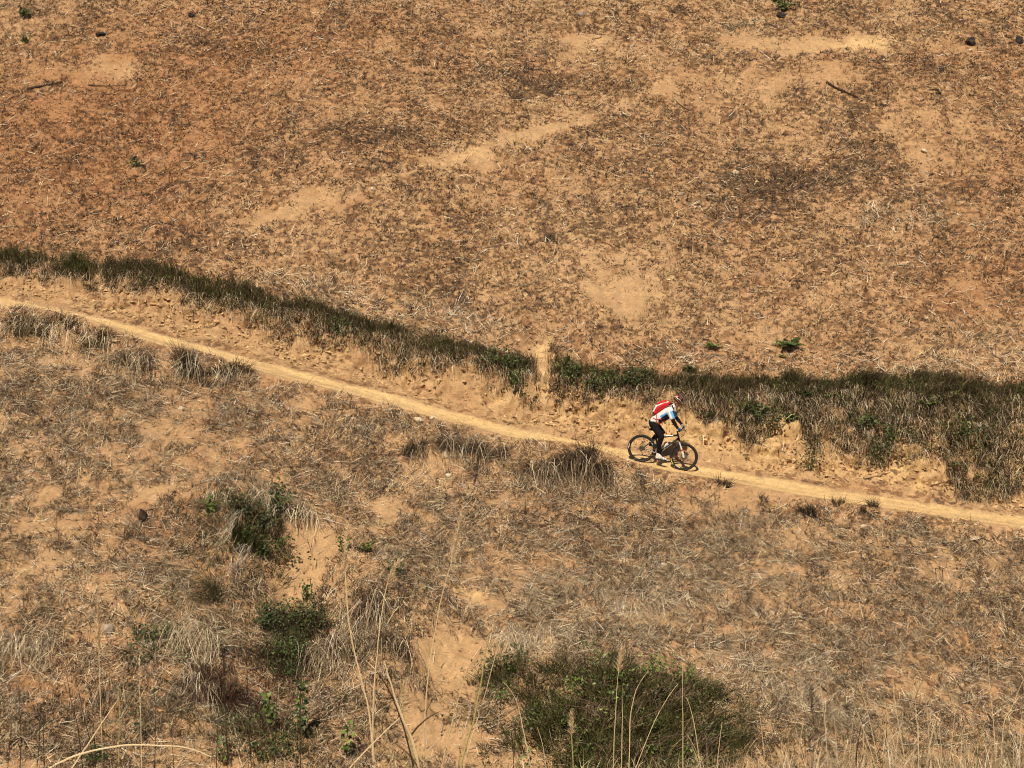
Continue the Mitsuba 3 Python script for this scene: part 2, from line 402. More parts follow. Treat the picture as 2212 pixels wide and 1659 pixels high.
tone = tone - 0.13 * apron
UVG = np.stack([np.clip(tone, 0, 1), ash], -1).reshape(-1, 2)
VG = np.stack([GX, GY, GZ], -1).reshape(-1, 3)
nx, nd = len(xs), len(ds)
I, J = np.meshgrid(np.arange(nd - 1), np.arange(nx - 1), indexing='ij')
Q = np.stack([I * nx + J, I * nx + J + 1, (I + 1) * nx + J + 1, (I + 1) * nx + J], -1).reshape(-1, 4)
Nrm = np.zeros_like(VG)
FA = np.vstack([Q[:, [0, 1, 2]], Q[:, [0, 2, 3]]])
fn = np.cross(VG[FA[:, 1]] - VG[FA[:, 0]], VG[FA[:, 2]] - VG[FA[:, 0]])
for k in range(3):
    np.add.at(Nrm, FA[:, k], fn)
Nrm = unit(Nrm)
lump = (onbank * (1 - ontrail) * sstep(HALF + 0.15, HALF + 0.5, d_)).reshape(-1)
n3 = lambda s, sd: meshkit.noise(VG / s + sd * 7.7, sd) - 0.5
bulge = 0.26 * np.abs(n3(0.34, 3)) ** 0.7 + 0.20 * np.clip(n3(0.17, 5), -0.5, 0.12) + 0.07 * n3(0.085, 6)
VG = VG + Nrm * (lump * (bulge - 0.08) * (0.95 + 0.25 * np.clip(VG[:, 0] / 8 + .3, 0, 1)))[:, None]
Nrm = np.zeros_like(VG)
fn = np.cross(VG[FA[:, 1]] - VG[FA[:, 0]], VG[FA[:, 2]] - VG[FA[:, 0]])
for k in range(3):
    np.add.at(Nrm, FA[:, k], fn)
Nrm = unit(Nrm)
kind = np.where(ontrail.reshape(-1) > 0.5, 1, np.where((d_ > 0).reshape(-1) & (onbank.reshape(-1) > 0.5), 2, 0))[Q[:, 0]]
for key, k, lab in (('hillside', 0, None), ('trail', 1, 'pale beaten dirt trail crossing the dry hillside'), ('bank', 2, 'crumbling cut earth bank above the trail')):
    q = Q[kind == k]
    f = np.vstack([q[:, [0, 1, 2]], q[:, [0, 2, 3]]])
    used, inv = np.unique(f, return_inverse=True)
    path = meshkit.write_ply((VG[used], inv.reshape(-1, 3)), False, UVG[used], None, normals=Nrm[used])
    scene[key] = {'type': 'ply', 'filename': path, 'face_normals': False, 'bsdf': {'type': 'ref', 'id': 'soil_look'}}
    tag(key, lab or 'burnt dry orange hillside above and below the trail', kind='structure')


def in_view(x, y, z, m=0.04):
    """Scatter only where the hillside can be seen (with a margin of some metres to the sides)."""
    yc, zc = y * CP + (z - CAM_Z) * SP, -y * SP + (z - CAM_Z) * CP
    t = math.tan(math.radians(FOV / 2)) + m
    return (np.abs(x / yc) < t) & (np.abs(zc / yc) < t * 0.75 + 0.02) & (yc > 5)


def scatter(n, weight, dmin, dmax):
    """n random points of the slope with that weight, d from the trail between dmin and dmax"""
    d = U(dmin, dmax, n)
    x = U(-1, 1, n) * 0.385 * (38.0 + d)
    y = trail_y(x) + d
    keep = rng.random(n) < weight(x, y) * (37.5 + d) / 52
    x, y = x[keep], y[keep]
    z = height(x, y)
    k = in_view(x, y, z)
    return np.stack([x, y, z], -1)[k]


# ------------------------------------------------------------------ slope cover (uncountable)
BURNT = [(0.042, 0.032, 0.025), (0.07, 0.052, 0.038), (0.12, 0.088, 0.06), (0.05, 0.04, 0.034), (0.15, 0.11, 0.072), (0.09, 0.064, 0.046)]
BROWN = [(0.15, 0.108, 0.07), (0.22, 0.162, 0.105), (0.11, 0.08, 0.055), (0.30, 0.23, 0.15)]
PALES = [(0.62, 0.50, 0.33), (0.76, 0.65, 0.46), (0.44, 0.34, 0.22), (0.84, 0.75, 0.57), (0.40, 0.33, 0.24)]
GREEN = [(0.052, 0.070, 0.022), (0.080, 0.100, 0.030), (0.040, 0.050, 0.018), (0.105, 0.105, 0.040)]
OLIVE = [(0.105, 0.105, 0.044), (0.15, 0.138, 0.064), (0.075, 0.075, 0.034), (0.20, 0.17, 0.085)]


def crest(x):
    xb = np.clip(x, BX[0], BX[-1])
    return HALF + apron_w(xb) + bank_run(xb)


def w_stub(x, y):
    s, st, b, dk = slope_cover(x, y)
    d = y - trail_y(x)
    return np.clip(s, 0, 1.6) / 1.6 * np.where((d > -0.5) & (d < crest(x) + 0.1), 0.03, 1)


def w_low(x, y):
    s = slope_cover(x, y)[0]
    return np.clip(sstep(0.12, 1.0, s + 0.7 * F2(x, y, 0.32, 2, 29)), 0.04, 1) * sstep(0.40, 0.95, trail_y(x) - y + 0.5 * F2(x, y, 0.6, 2, 30))


def upright(base, per, L, W, spread, palette, soup, seg=1, lean=(0, -0.25, 0)):
    n = len(base)
    b = np.repeat(base, per, 0)
    m = len(b)
    r = np.repeat(np.exp(0.45 * rng.normal(size=n)) * 0.85, per)
    b = b + np.stack([U(-1, 1, m), U(-1, 1, m), np.zeros(m)], -1) * 0.035 * r[:, None]
    dirn = np.array([0, 0, 1.0]) + np.asarray(lean) + spread * rng.normal(size=(m, 3))
    col = np.repeat(pick(palette, n, 0.25), per, 0) * (1 + 0.15 * rng.normal(size=(m, 1)))
    blades(soup, b - [0, 0, 0.01], dirn, U(*L, m) * r, U(*W, m), np.stack([U(-.2, .2, m), U(-.2, .2, m), U(-.3, 0, m)], -1), np.clip(col, 0.005, 1), seg)


so = Soup()
base = scatter(270000, w_stub, 0.9, 19.8)
upright(base, 5, (0.04, 0.14), (0.010, 0.024), 0.55, BURNT, so)
base = scatter(40000, w_stub, 0.9, 19.8)
upright(base, 5, (0.06, 0.20), (0.010, 0.018), 0.5, BROWN, so)
so.put('burnt_stubble'); tag('burnt_stubble', 'short burnt grass stubble dotting the upper slope above the bank', 'stubble', kind='stuff')

so = Soup()
base = scatter(60000, w_low, -13.5, -0.40)
upright(base, 6, (0.06, 0.20), (0.010, 0.020), 0.7, BURNT + BROWN[:1], so)
base = scatter(34000, w_low, -13.5, -0.40)
upright(base, 5, (0.08, 0.26), (0.008, 0.015), 0.8, PALES + BROWN[3:], so)
so.put('dry_stubble'); tag('dry_stubble', 'trampled brown stubble covering the slope below the trail', 'stubble', kind='stuff')


def tussocks(n, weight, d0, d1, per, L, W, palettes, soup, down=0.8):
    """matted tufts of dead grass, combed downhill"""
    b = scatter(n, weight, d0, d1)
    m = len(b)
    dirs = np.stack([0.9 * F2(b[:, 0], b[:, 1], 1.5, 2, 44) * 2 + 0.25 * rng.normal(size=m), -down + 0.45 * rng.normal(size=m), 0.05 + 0.5 * rng.random(m)], -1)
    size = np.exp(0.3 * rng.normal(size=m))
    which = rng.integers(0, len(palettes), m)
    B, D, S, W_ = (np.repeat(v, per, 0) for v in (b, dirs, size, which))
    k = len(B)
    B = B + np.stack([rng.normal(size=k) * 0.06, rng.normal(size=k) * 0.05, 0.02 * rng.random(k)], -1) * S[:, None]
    B[:, 2] = height(B[:, 0], B[:, 1]) + 0.01 + 0.03 * rng.random(k)
    D = D + 0.33 * rng.normal(size=(k, 3))
    col = np.zeros((k, 3))
    for i, p in enumerate(palettes):
        col[W_ == i] = pick(p, int((W_ == i).sum()), 0.22)
    blades(soup, B, D, U(*L, k) * S, U(*W, k), np.stack([rng.normal(size=k) * .12, -.1 * np.ones(k), -.45 * rng.random(k)], -1), col, 2)


def lying(n, weight, d0, d1, L, W, palette, soup, up=0.18, prefer=None, seg=2):
    b = scatter(n, weight, d0, d1)
    m = len(b)
    a = U(0, 2 * np.pi, m)
    ang = F2(b[:, 0], b[:, 1], 1.3, 2, 41) * 9.0
    a = np.where(rng.random(m) < 0.55, ang + rng.normal(size=m) * 0.5, a)
    dx, dy = np.cos(a), np.sin(a)
    e = 0.15
    gx = (height(b[:, 0] + e, b[:, 1], False) - height(b[:, 0] - e, b[:, 1], False)) / (2 * e)
    gy = (height(b[:, 0], b[:, 1] + e, False) - height(b[:, 0], b[:, 1] - e, False)) / (2 * e)
    dirn = np.stack([dx, dy, np.clip(gx * dx + gy * dy, -1.2, 1.2) + U(0.0, up, m)], -1)
    blades(soup, b + np.array([0, -0.008, 0.012]) + np.array([0, -.3, 1]) * U(0, 0.02, (m, 1)), dirn, U(*L, m), U(*W, m), rng.normal(size=(m, 3)) * 0.12, pick(palette, m, 0.25), seg, flat=True)


w_straw = lambda x, y: np.clip(slope_cover(x, y)[1], 0, 1.2) / 1.2 * np.where((y - trail_y(x) > -0.5) & (y - trail_y(x) < crest(x) + 0.15), 0.05, 1)
so = Soup()
lying(130000, w_straw, 0.9, 19.8, (0.14, 0.42), (0.008, 0.015), PALES, so)
lying(50000, w_stub, 0.9, 19.8, (0.06, 0.20), (0.008, 0.016), BROWN + BURNT + PALES[2:3], so, seg=1)
so.put('straw_litter'); tag('straw_litter', 'pale dry straw lying loose on the slope above the bank', 'straw', kind='stuff')
so = Soup()
lying(130000, w_straw, -13.5, -0.6, (0.12, 0.50), (0.006, 0.012), PALES, so, 0.3)
tussocks(26000, w_low, -13.5, -0.45, 12, (0.10, 0.30), (0.006, 0.013), [BURNT + BROWN[:2], BROWN + PALES, PALES, PALES + BROWN[1:2]], so)
tussocks(12000, w_straw, -13.5, -0.65, 16, (0.14, 0.36), (0.006, 0.012), [PALES, PALES + BROWN], so)
lying(90000, w_low, -13.5, -0.4, (0.10, 0.40), (0.008, 0.015), PALES + BROWN, so, 0.35, seg=1)
lying(60000, w_low, -13.5, -0.4, (0.10, 0.35), (0.010, 0.018), BURNT, so, 0.35, seg=1)
so.put('mown_straw'); tag('mown_straw', 'matted cut straw covering the slope below the trail', 'straw', kind='stuff')

so = Soup()
wc = lambda x, y: np.clip(0.45 + 1.2 * F2(x, y, 0.8, 2, 51), 0.05, 1) * np.clip((np.abs(y - trail_y(x)) - 0.20) / 0.5, 0.05, 1)
for dd, n in (((0.3, 19.8), 50000), ((-13.5, -0.4), 26000)):
    b = scatter(n, wc, *dd)
    t = rng.random((len(b), 1))
    dred = np.clip(0.3 + amount(RED, b[:, 0], b[:, 1]), 0, 1)[:, None]
    col = (np.array([0.56, 0.40, 0.235]) * (1 - dred) + np.array([0.40, 0.19, 0.08]) * dred) * (0.75 + 0.5 * t)
    clods(so, b - [0, 0, 0.005], 0.012 + 0.055 * rng.random(len(b)) ** 2.5, col)
b = scatter(190000, w_stub, 0.9, 19.8)
shards(so, b, 0.010 + 0.030 * rng.random(len(b)) ** 2, pick(BURNT + BROWN, len(b), 0.3), 0.5)
b = scatter(110000, w_stub, -13.5, -0.6)
shards(so, b, 0.010 + 0.026 * rng.random(len(b)) ** 2, pick(BURNT + BROWN, len(b), 0.3), 0.5)
w_bank = lambda x, y: sstep(HALF, HALF + .25, y - trail_y(x)) * sstep(crest(x) + .1, crest(x) - .1, y - trail_y(x))
b = scatter(26000, w_bank, 0.5, 3.6)
shards(so, b, 0.012 + 0.05 * rng.random(len(b)) ** 3, np.array([.60, .43, .23]) * (.6 + .6 * rng.random((len(b), 1))), .8)
b = scatter(9000, w_stub, 0.9, 19.8)
clods(so, b, 0.012 + 0.035 * rng.random(len(b)) ** 2, pick([(.66, .52, .34), (.72, .60, .42), (.58, .42, .26)], len(b), .15), .5)
so.put('loose_clods'); tag('loose_clods', 'small loose clods and pebbles of orange earth and charred crumbs', 'earth clods', kind='stuff')

SCRUB = blobs([(530, 1120, 1.7, 1.0, 1), (640, 1340, 1.3, 1.2, .9), (470, 1250, .8, 1.0, .7), (560, 1570, 3.0, .8, 1), (200, 1570, 2.2, .8, .8), (850, 1340, .9, 1.1, .8), (400, 1320, 1.4, .6, .6), (1080, 1560, 1.2, .8, .6),
               (1700, 1600, 1.4, .6, .8), (780, 1190, .8, .5, .6), (1330, 1050, 1.2, .3, .3), (1150, 1310, 1.2, .4, .5), (60, 1330, 1.4, .5, .4), (680, 1460, 1.0, .8, .8), (2000, 1600, 3, .6, .5)])
w_scrub = lambda x, y: np.clip(amount(SCRUB, x + 1.5 * F2(x, y, .7, 3, 71), y + 1.2 * F2(x, y, .6, 3, 72)) - .8 * amount(BARE, x, y), 0, 1) * np.clip(.6 + 1.6 * F2(x, y, .35, 2, 73), 0, 1)
so = Soup()
for pal, n, L, per in ((OLIVE + GREEN + BURNT[2:5], 40000, (.10, .34), 8), (BURNT + BROWN, 34000, (.08, .30), 8), (PALES + BROWN, 20000, (.12, .38), 6)):
    base = scatter(n, w_scrub, -13.5, -0.8)
    upright(base, per, L, (.006, .014), .6, pal, so, 2, (0, -.35, 0))
so.put('scrub_grass'); tag('scrub_grass', 'tangled olive and brown scrub grass in the gully and along the lower edge', 'grass', kind='stuff')

# ------------------------------------------------------------------ grass along the top of the bank (uncountable), in clumps
so = Soup()
gapx = G(1175, 830)[0]
GREEN_BANK, DRY_BANK, FRESH = GREEN + OLIVE + BROWN, BROWN + PALES, [(0.08, 0.13, 0.025), (0.11, 0.17, 0.035), (0.06, 0.11, 0.025)]
for x0 in np.arange(-17, 15, 0.06):
    right = float(sstep(colx(1380), colx(1650), x0))
    if abs(x0 - gapx) < 0.20 or abs(x0 - colx(150) + 0.15) < 0.12:
        continue
    c = float(crest(x0))
    reach = 0.25 + (0.24 + 0.36 * float(sstep(colx(1650), colx(2100), x0))) * right * float(bank_run(np.clip(x0, BX[0], BX[-1]))) + (0.25 + 1.3 * right) * (float(F2(x0, 0, 0.7, 2, 63)))
    nclump = int((reach + 0.42) / 0.09 * (1.15 + .5 * right))
    d = c + U(-reach, 0.42 - 0.12 * right, nclump)
    x = x0 + U(-.05, .05, nclump)
    y = trail_y(x) + d
    z = height(x, y)
    dens = F2(x, d, 0.5, 2, 61) + 0.5
    low = np.clip((c - d) / max(reach, 0.1), 0, 1)           # 0 on top, 1 at the lower fringe
    keep = (rng.random(nclump) < 0.45 + 1.0 * dens - 0.35 * low) & in_view(x, y, z, 0.05)
    for xx, yy, zz, lo in zip(x[keep], y[keep], z[keep], low[keep]):
        b = np.array([xx, yy, zz])
        hgt = (0.40 + 0.55 * float(F2(xx, 0, 0.55, 3, 62))) * U(0.5, 1.3) * (1 - 0.35 * lo)
        n = rng.integers(9, 16)
        B = b + np.stack([rng.normal(size=n) * 0.06, rng.normal(size=n) * 0.05, np.zeros(n) - 0.03], -1)
        dirn = np.stack([rng.normal(size=n) * 0.25, -0.15 - 0.5 * lo + rng.normal(size=n) * 0.22, np.ones(n)], -1)
        u = rng.random() + 0.3 * lo + 0.14 * right + 0.5 * float(F2(xx, yy, 0.8, 2, 65))
        pal = GREEN_BANK if u < 0.62 else (OLIVE if u < 0.82 else (BURNT[1:] + BROWN if u < 1.15 else BROWN + PALES[2:3] + PALES[4:]))
        blades(so, B, dirn, hgt * U(0.55, 1.15, n), U(0.009, 0.020, n), np.stack([rng.normal(size=n) * .2, -abs(rng.normal(size=n)) * (.15 + .3 * lo), -abs(rng.normal(size=n)) * (0.12 + .4 * lo)], -1), pick(pal, n, 0.28), 2)
        k = rng.integers(2, 8)      # dead blades that hang over the edge
        B = b + np.stack([rng.normal(size=k) * 0.08, rng.normal(size=k) * 0.05, np.zeros(k) - 0.02], -1)
        blades(so, B, np.stack([rng.normal(size=k) * 0.45, -0.5 - 0.4 * rng.random(k), 0.1 + 1.1 * rng.random(k)], -1), U(0.15, 0.46, k), U(0.008, 0.014, k), np.stack([rng.normal(size=k) * .15, -.15 * np.ones(k), -.9 * np.ones(k)], -1), pick(DRY_BANK, k, 0.25), 3)
        if rng.random() < 0.05 + 0.05 * right:    # small leaves between the grass
            k = rng.integers(8, 22)
            B = b + np.stack([rng.normal(size=k) * 0.09, -0.04 + rng.normal(size=k) * 0.06, U(0.02, 0.24, k)], -1)
            blades(so, B, rng.normal(size=(k, 3)) + [0, -0.4, 0.1], U(0.03, 0.06, k), U(0.022, 0.036, k), np.zeros((k, 3)), pick(GREEN + FRESH, k, 0.25), 2, flat=True)
so.put('bank_grass'); tag('bank_grass', 'dark green grass fringe overhanging the top of the earth bank', 'grass', kind='stuff')

# ------------------------------------------------------------------ the bicycle: x forward, y to its left, z up, origin midway at axle height of the rear wheel
R = 0.352
ride = -0.12                                            # it runs a little outside the middle of the trail
rear = np.array([colx(1386), 0, 0.0]); rear[0] = at(1381, 996, 35.65)[0]


def on_trail(x):
    y = float(trail_y(x)) + ride
    return np.array([x, y, float(height(x, y))])


pr = on_trail(rear[0])
SZ = 0.945                                              # a small frame on 26 inch wheels
dx = 1.068 * SZ
for _ in range(8):
    pf = on_trail(pr[0] + dx)
    dx *= 1.068 * SZ / np.linalg.norm(pf - pr)
ex = unit(pf - pr)
ey = np.array([0.10, 1, -0.09]); ey = unit(ey - ex * (ey @ ex))
ez = np.cross(ex, ey)
BIKE = np.eye(4)
BIKE[:3, 0], BIKE[:3, 1], BIKE[:3, 2] = ex * SZ, ey * SZ, ez * SZ
BIKE[:3, 3] = pr + ez * (R * SZ - 0.006)
FR = np.array([1.068, 0, 0.0])


def seg(*pts, r=0.015, sides=8):
    return tube(pts, r, sides)


def ring(center, rad, thick, n=48, m=8, wy=1.0):
    a = np.arange(n) * 2 * np.pi / n
    b = np.arange(m) * 2 * np.pi / m
    A, B_ = np.meshgrid(a, b, indexing='ij')
    rr = rad + thick * np.cos(B_)
    v = np.stack([rr * np.cos(A), thick * wy * np.sin(B_), rr * np.sin(A)], -1).reshape(-1, 3) + center
    f = []
    for i in range(n):
        for j in range(m):
            p, q, s_, t_ = i * m + j, ((i + 1) % n) * m + j, ((i + 1) % n) * m + (j + 1) % m, i * m + (j + 1) % m
            f += [[p, q, s_], [p, s_, t_]]
    return v, np.array(f)


def disc(center, rad, w, n=32):
    m = trimesh.creation.cylinder(rad, w, sections=n)
    m.apply_transform(trimesh.transformations.rotation_matrix(np.pi / 2, [1, 0, 0]))
    m.apply_translation(center)
    return m


def arc_patch(center, rad, w, a0, a1, y, n=10):
    a = np.radians(np.linspace(a0, a1, n))
    o, i = np.stack([(rad + w) * np.cos(a), 0 * a + y, (rad + w) * np.sin(a)], -1), np.stack([(rad - w) * np.cos(a), 0 * a + y, (rad - w) * np.sin(a)], -1)
    v = np.vstack([o, i]) + center
    v = np.vstack([v, v + [0, 0.0015, 0]])
    f = []
    for k in range(n - 1):
        f += [[k, k + 1, n + k + 1], [k, n + k + 1, n + k], [2 * n + k, 3 * n + k + 1, 2 * n + k + 1], [2 * n + k, 3 * n + k, 3 * n + k + 1]]
    return v, np.array(f)


B = number('bicycle')
tag(B, 'dark mountain bike with white suspension fork ridden down the pale trail', 'bicycle')


def bp(name, mesh, look, smooth=35, parent=None, label=None):
    return part(parent or B, name, mesh, look, smooth, M=BIKE, label=label)


BBK, SEATC, HT, HB = np.array([.43, 0, -.045]), np.array([.305, 0, .345]), np.array([.815, 0, .545]), np.array([.868, 0, .415])
frame = [seg(BBK, SEATC, SEATC + .45 * (SEATC - BBK) * .12, r=.018), seg(SEATC + [.01, 0, -.01], HT + [.012, 0, -.035], r=.023), seg(BBK, HB + [-.008, 0, .02], r=.028), seg(HT, HB, r=.024)]
for s in (-1, 1):
    frame += [seg([0, s * .066, 0], [.06, s * .06, .05], SEATC + [0, s * .02, -.03], r=.0095), seg([0, s * .066, 0], [.10, s * .055, -.01], BBK + [-.02, s * .03, 0], r=.011)]
bp('frame', join(*frame), 'dark_paint')
dv = unit(HB - BBK)
for k in range(7):
    p0 = BBK + dv * (.14 + .043 * k)
    bp('frame_decal', seg(p0 + [0, -.0262, .004], p0 + dv * (.016 + .01 * (k % 2)) + [0, -.0262, .004], r=.006, sides=6), 'white_paint')
tv = unit(HT - SEATC)
bp('frame_decal', seg([.10, -.066, -.003], [.36, -.045, -.03], r=.006, sides=6), 'steel')
bp('frame_decal', seg(SEATC + tv * .24 + [.01, -.021, .0], SEATC + tv * .42 + [.01, -.021, -.012], r=.006, sides=6), 'steel')
for nm, c, st in (('rear', np.zeros(3), 0), ('front', FR, 1)):
    w = part(B, 'wheel', ring(c, R - .030, .0305, wy=.9), 'rubber', 50, M=BIKE, label=('front wheel with a yellow rim print' if st else 'rear wheel with a white rim print'))
    bp('rim', ring(c, R - .062, .012, m=6, wy=1.0), 'black_metal', 40, w)
    sp = []
    for k in range(28):
        a = k * 2 * np.pi / 28
        o = a + (0.5 if k % 4 < 2 else -0.5)
        y = .028 if k % 2 else -.028
        sp.append(tube([c + [.02 * math.cos(o), y, .02 * math.sin(o)], c + [(R - .07) * math.cos(a), 0, (R - .07) * math.sin(a)]], .0011, 4, False))
    bp('spokes', join(*sp), 'steel', False, w)
    bp('hub', disc(c, .02, .09), 'black_metal', 30, w)
    bp('brake_disc', disc(c + [0, .045, 0], .085 if st else .07, .002), 'steel', 30, w)
    bp('rim_decal', arc_patch(c, R - .030, .008, 198, 226, -.0275) if st else arc_patch(c, R - .030, .008, 168, 190, -.0275), 'yellow_print' if st else 'white_paint', False, w)
    bp('rim_decal', arc_patch(c, R - .062, .007, 232, 262, -.0135) if st else arc_patch(c, R - .062, .007, 30, 50, -.0135), 'white_paint', False, w)
ax = unit(FR - HB - [0.03, 0, 0])
CR = HB + [.022, 0, -.05]
bp('fork_crown', join(seg(HB + [0, 0, .01], CR, r=.02), seg(CR + [0, -.062, 0], CR + [0, .062, 0], r=.02)), 'dark_paint')
for s in (-1, 1):
    top, end = CR + [0, s * .06, 0], FR + [0, s * .06, 0]
    fl = part(B, 'fork_leg', seg(top + (end - top) * .0, top + (end - top) * .52, r=.019), 'white_paint', 40, M=BIKE)
    bp('lower_leg', seg(top + (end - top) * .60, end + (end - top) * .03, r=.024), 'white_paint', 40, fl)
    bp('leg_seal', seg(top + (end - top) * .50, top + (end - top) * .61, r=.027), 'red_paint', 40, fl)
sv = unit(HT - HB)
ST = HT + sv * .045
CL = ST + np.array([.055, 0, .03])
bp('stem', join(seg(HT, ST + sv * .02, r=.017), seg(ST, CL, r=.016)), 'black_metal')
GP = {s: np.array([.880 + s * .032, s * .30, .690]) for s in (-1, 1)}
bp('handlebar', seg(GP[-1] + [0, -.03, 0], GP[-1] + [0, .10, 0], [.895, -.12, .655], CL, [.895, .12, .655], GP[1] + [0, -.10, 0], GP[1] + [0, .03, 0], r=.0135), 'black_metal')
for s in (-1, 1):
    bp('grip', seg(GP[s] + [0, -.065, 0], GP[s] + [0, .065, 0], r=.0175), 'rubber')
    bp('brake_lever', seg([.885, s * .20, .672], [.935, s * .215, .655], [.945, s * .30, .640], r=.006), 'steel')
    bp('brake_cable', seg([.90, s * .20, .672], [1.0, s * .12, .68], [.98, s * .05, .56], [.90, s * .03, .47], r=.004, sides=5), 'rubber')
bp('seatpost', seg(SEATC, SEATC + (SEATC - BBK) * .36 + [0, 0, .02], r=.0145), 'black_metal')
sad = m3.Manifold.batch_hull([m3.Manifold.sphere(r, 12).translate(p) for p, r in (((.115, -.055, .515), .02), ((.115, .055, .515), .02), ((.21, -.05, .53), .018), ((.21, .05, .53), .018), ((.37, 0, .525), .016))])
bp('saddle', sad, 'black_cloth', 40)
bp('chainring', disc(BBK + [0, -.045, 0], .078, .004), 'black_metal')
bp('cassette', disc([0, -.04, 0], .055, .03), 'steel')
ch = [seg([0, -.043, .05], BBK + [0, -.045, .078], r=.004, sides=5), seg([.04, -.043, -.12], BBK + [0, -.045, -.078], r=.004, sides=5), seg([0, -.043, -.05], [.04, -.043, -.12], r=.004, sides=5)]
bp('chain', join(*ch), 'black_metal')
bp('rear_derailleur', join(seg([.0, -.06, -.02], [-.015, -.07, -.06], [.03, -.06, -.075], r=.013), seg([.02, -.058, -.075], [.045, -.055, -.15], r=.008), disc([.045, -.05, -.15], .024, .008)), 'steel')
PED = {-1: BBK + [.125, -.13, -.115], 1: BBK + [-.125, .13, .115]}
for s in (-1, 1):
    e = PED[s]
    bp('crank', seg(BBK + [0, s * .06, 0], [e[0], s * .075, e[2]], r=.011), 'steel')
    bp('pedal', trimesh.creation.box([.095, .08, .018], trimesh.transformations.translation_matrix(e)), 'black_metal', False)
cg = BBK + dv * .24 + [-.028, 0, .034]
for s in (-1, 1):
    bp('bottle_cage', seg(cg - dv * .08 + [0, s * .038, 0], cg + dv * .06 + [0, s * .038, 0], r=.003, sides=5), 'steel')
BT = number('water_bottle')
tag(BT, 'white water bottle with dark cap held on the bike frame', 'bottle')
part(BT, 'bottle_body', tube([cg - dv * .09 + [-.012, 0, .012], cg - dv * .085 + [-.012, 0, .012], cg + dv * .03 + [-.012, 0, .012], cg + dv * .04 + [-.012, 0, .012], cg + dv * .09 + [-.012, 0, .012], cg + dv * .105 + [-.012, 0, .012]], [.03, .036, .036, .032, .036, .024], 16), 'bottle_white', 40, M=BIKE)
part(BT, 'cap', tube([cg + dv * .106 + [-.012, 0, .012], cg + dv * .125 + [-.012, 0, .012], cg + dv * .15 + [-.012, 0, .012]], [.026, .024, .010], 14), 'rubber', 40, M=BIKE)


# ------------------------------------------------------------------ the rider
def limb(chain, refine=0.012, iters=8):
    """chain: list of lists of (point, radius); consecutive groups are hulled; the union is refined and smoothed"""
    parts_ = []
    for g in chain:
        parts_.append(m3.Manifold.batch_hull([m3.Manifold.sphere(r, 14).translate([float(c) for c in p]) for p, r in g]))
    m = m3.Manifold.batch_boolean(parts_, m3.OpType.Add).refine_to_length(refine)
    t = trimesh.Trimesh(*meshkit.arrays(m)[:2])
    trimesh.smoothing.filter_taubin(t, iterations=iters)
    return t


def chain(*pr_):
    return [[pr_[i], pr_[i + 1]] for i in range(len(pr_) - 1)]


V3 = np.array
HIP = {s: V3([.185, s * .095, .67]) for s in (-1, 1)}
KNEE = {-1: V3([.445, -.20, .425]), 1: V3([.425, .15, .475])}
ANK = {-1: V3([.435, -.14, -.015]), 1: V3([.205, .14, .185])}
SHO = {s: V3([.545, s * .185, 1.085]) for s in (-1, 1)}
ELB = {-1: V3([.665, -.30, .885]), 1: V3([.685, .30, .885])}
WRI = {s: V3([.822 + s * .032, s * .305, .745]) for s in (-1, 1)}
PEL, WAI, CHE, NECK, HEAD = V3([.165, 0, .70]), V3([.30, 0, .87]), V3([.46, 0, 1.02]), V3([.575, 0, 1.15]), V3([.665, 0, 1.325])
P = number('person')
tag(P, 'cyclist in white and blue jersey, black tights and striped helmet riding downhill', 'person')
body = []
for s in (-1, 1):
    body += chain((HIP[s], .07), (KNEE[s], .046), (ANK[s] + V3([0, 0, .02]), .03))
    body += chain((SHO[s], .05), (ELB[s], .034), (WRI[s], .026))
    body += [[(HIP[s], .07), (V3([.17, 0, .70]), .08)]]
body += [[(HIP[-1], .07), (HIP[1], .07), (WAI + [0, .05, 0], .06), (WAI - [0, .05, 0], .06)], [(WAI + [0, .05, 0], .06), (WAI - [0, .05, 0], .06), (CHE + [0, .07, 0], .08), (CHE - [0, .07, 0], .08)],
         [(CHE + [0, .08, 0], .09), (CHE - [0, .08, 0], .09), (SHO[-1], .055), (SHO[1], .055)], [(NECK - [.04, 0, .03], .06), (HEAD - [.03, 0, .07], .052)]]
fw, upv = unit(V3([.82, 0, -.57])), unit(V3([.57, 0, .82]))      # where the face looks, and the crown's direction
body += [[(HEAD + upv * .03 - fw * .02, .088), (HEAD + fw * .03 + upv * .02, .078), (HEAD + fw * .035 - upv * .075, .05)], [(HEAD + fw * .06 - upv * .09, .028), (HEAD + fw * .045 - upv * .05, .05)],
         [(HEAD + fw * .105 + upv * .0, .010), (HEAD + fw * .118 - upv * .032, .013), (HEAD + fw * .09 - upv * .03, .02)]]
for s in (-1, 1):
    body += [[(HEAD + V3([0, s * .082, 0]) - fw * .01 - upv * .01, .012), (HEAD + V3([0, s * .086, 0]) - fw * .02 - upv * .045, .010)]]
bm = limb(body, .016, 6)
part(P, 'body', bm, 'skin', True, M=BIKE)
part(P, 'mouth', tube([HEAD + fw * .098 - upv * .075 + [0, -.02, 0], HEAD + fw * .104 - upv * .077, HEAD + fw * .098 - upv * .075 + [0, .02, 0]], [.003, .006, .003], 6), 'lips', 40, M=BIKE)
# tights
tg = []
for s in (-1, 1):
    mid = KNEE[s] * .45 + ANK[s] * .55 + V3([-.025, 0, .02])
    tg += chain((HIP[s], .108), (HIP[s] * .45 + KNEE[s] * .55 + V3([-.01, 0, .0]), .090), (KNEE[s], .071), (mid, .064), (ANK[s] + V3([0, 0, .03]), .042))
    tg += [[(HIP[s], .10), (PEL, .115)]]
tg += [[(HIP[-1], .10), (HIP[1], .10), (PEL + [.035, .05, .06], .10), (PEL + [.035, -.05, .06], .10)]]
part(P, 'tights', limb(tg, .014, 8), 'black_cloth', True, M=BIKE)
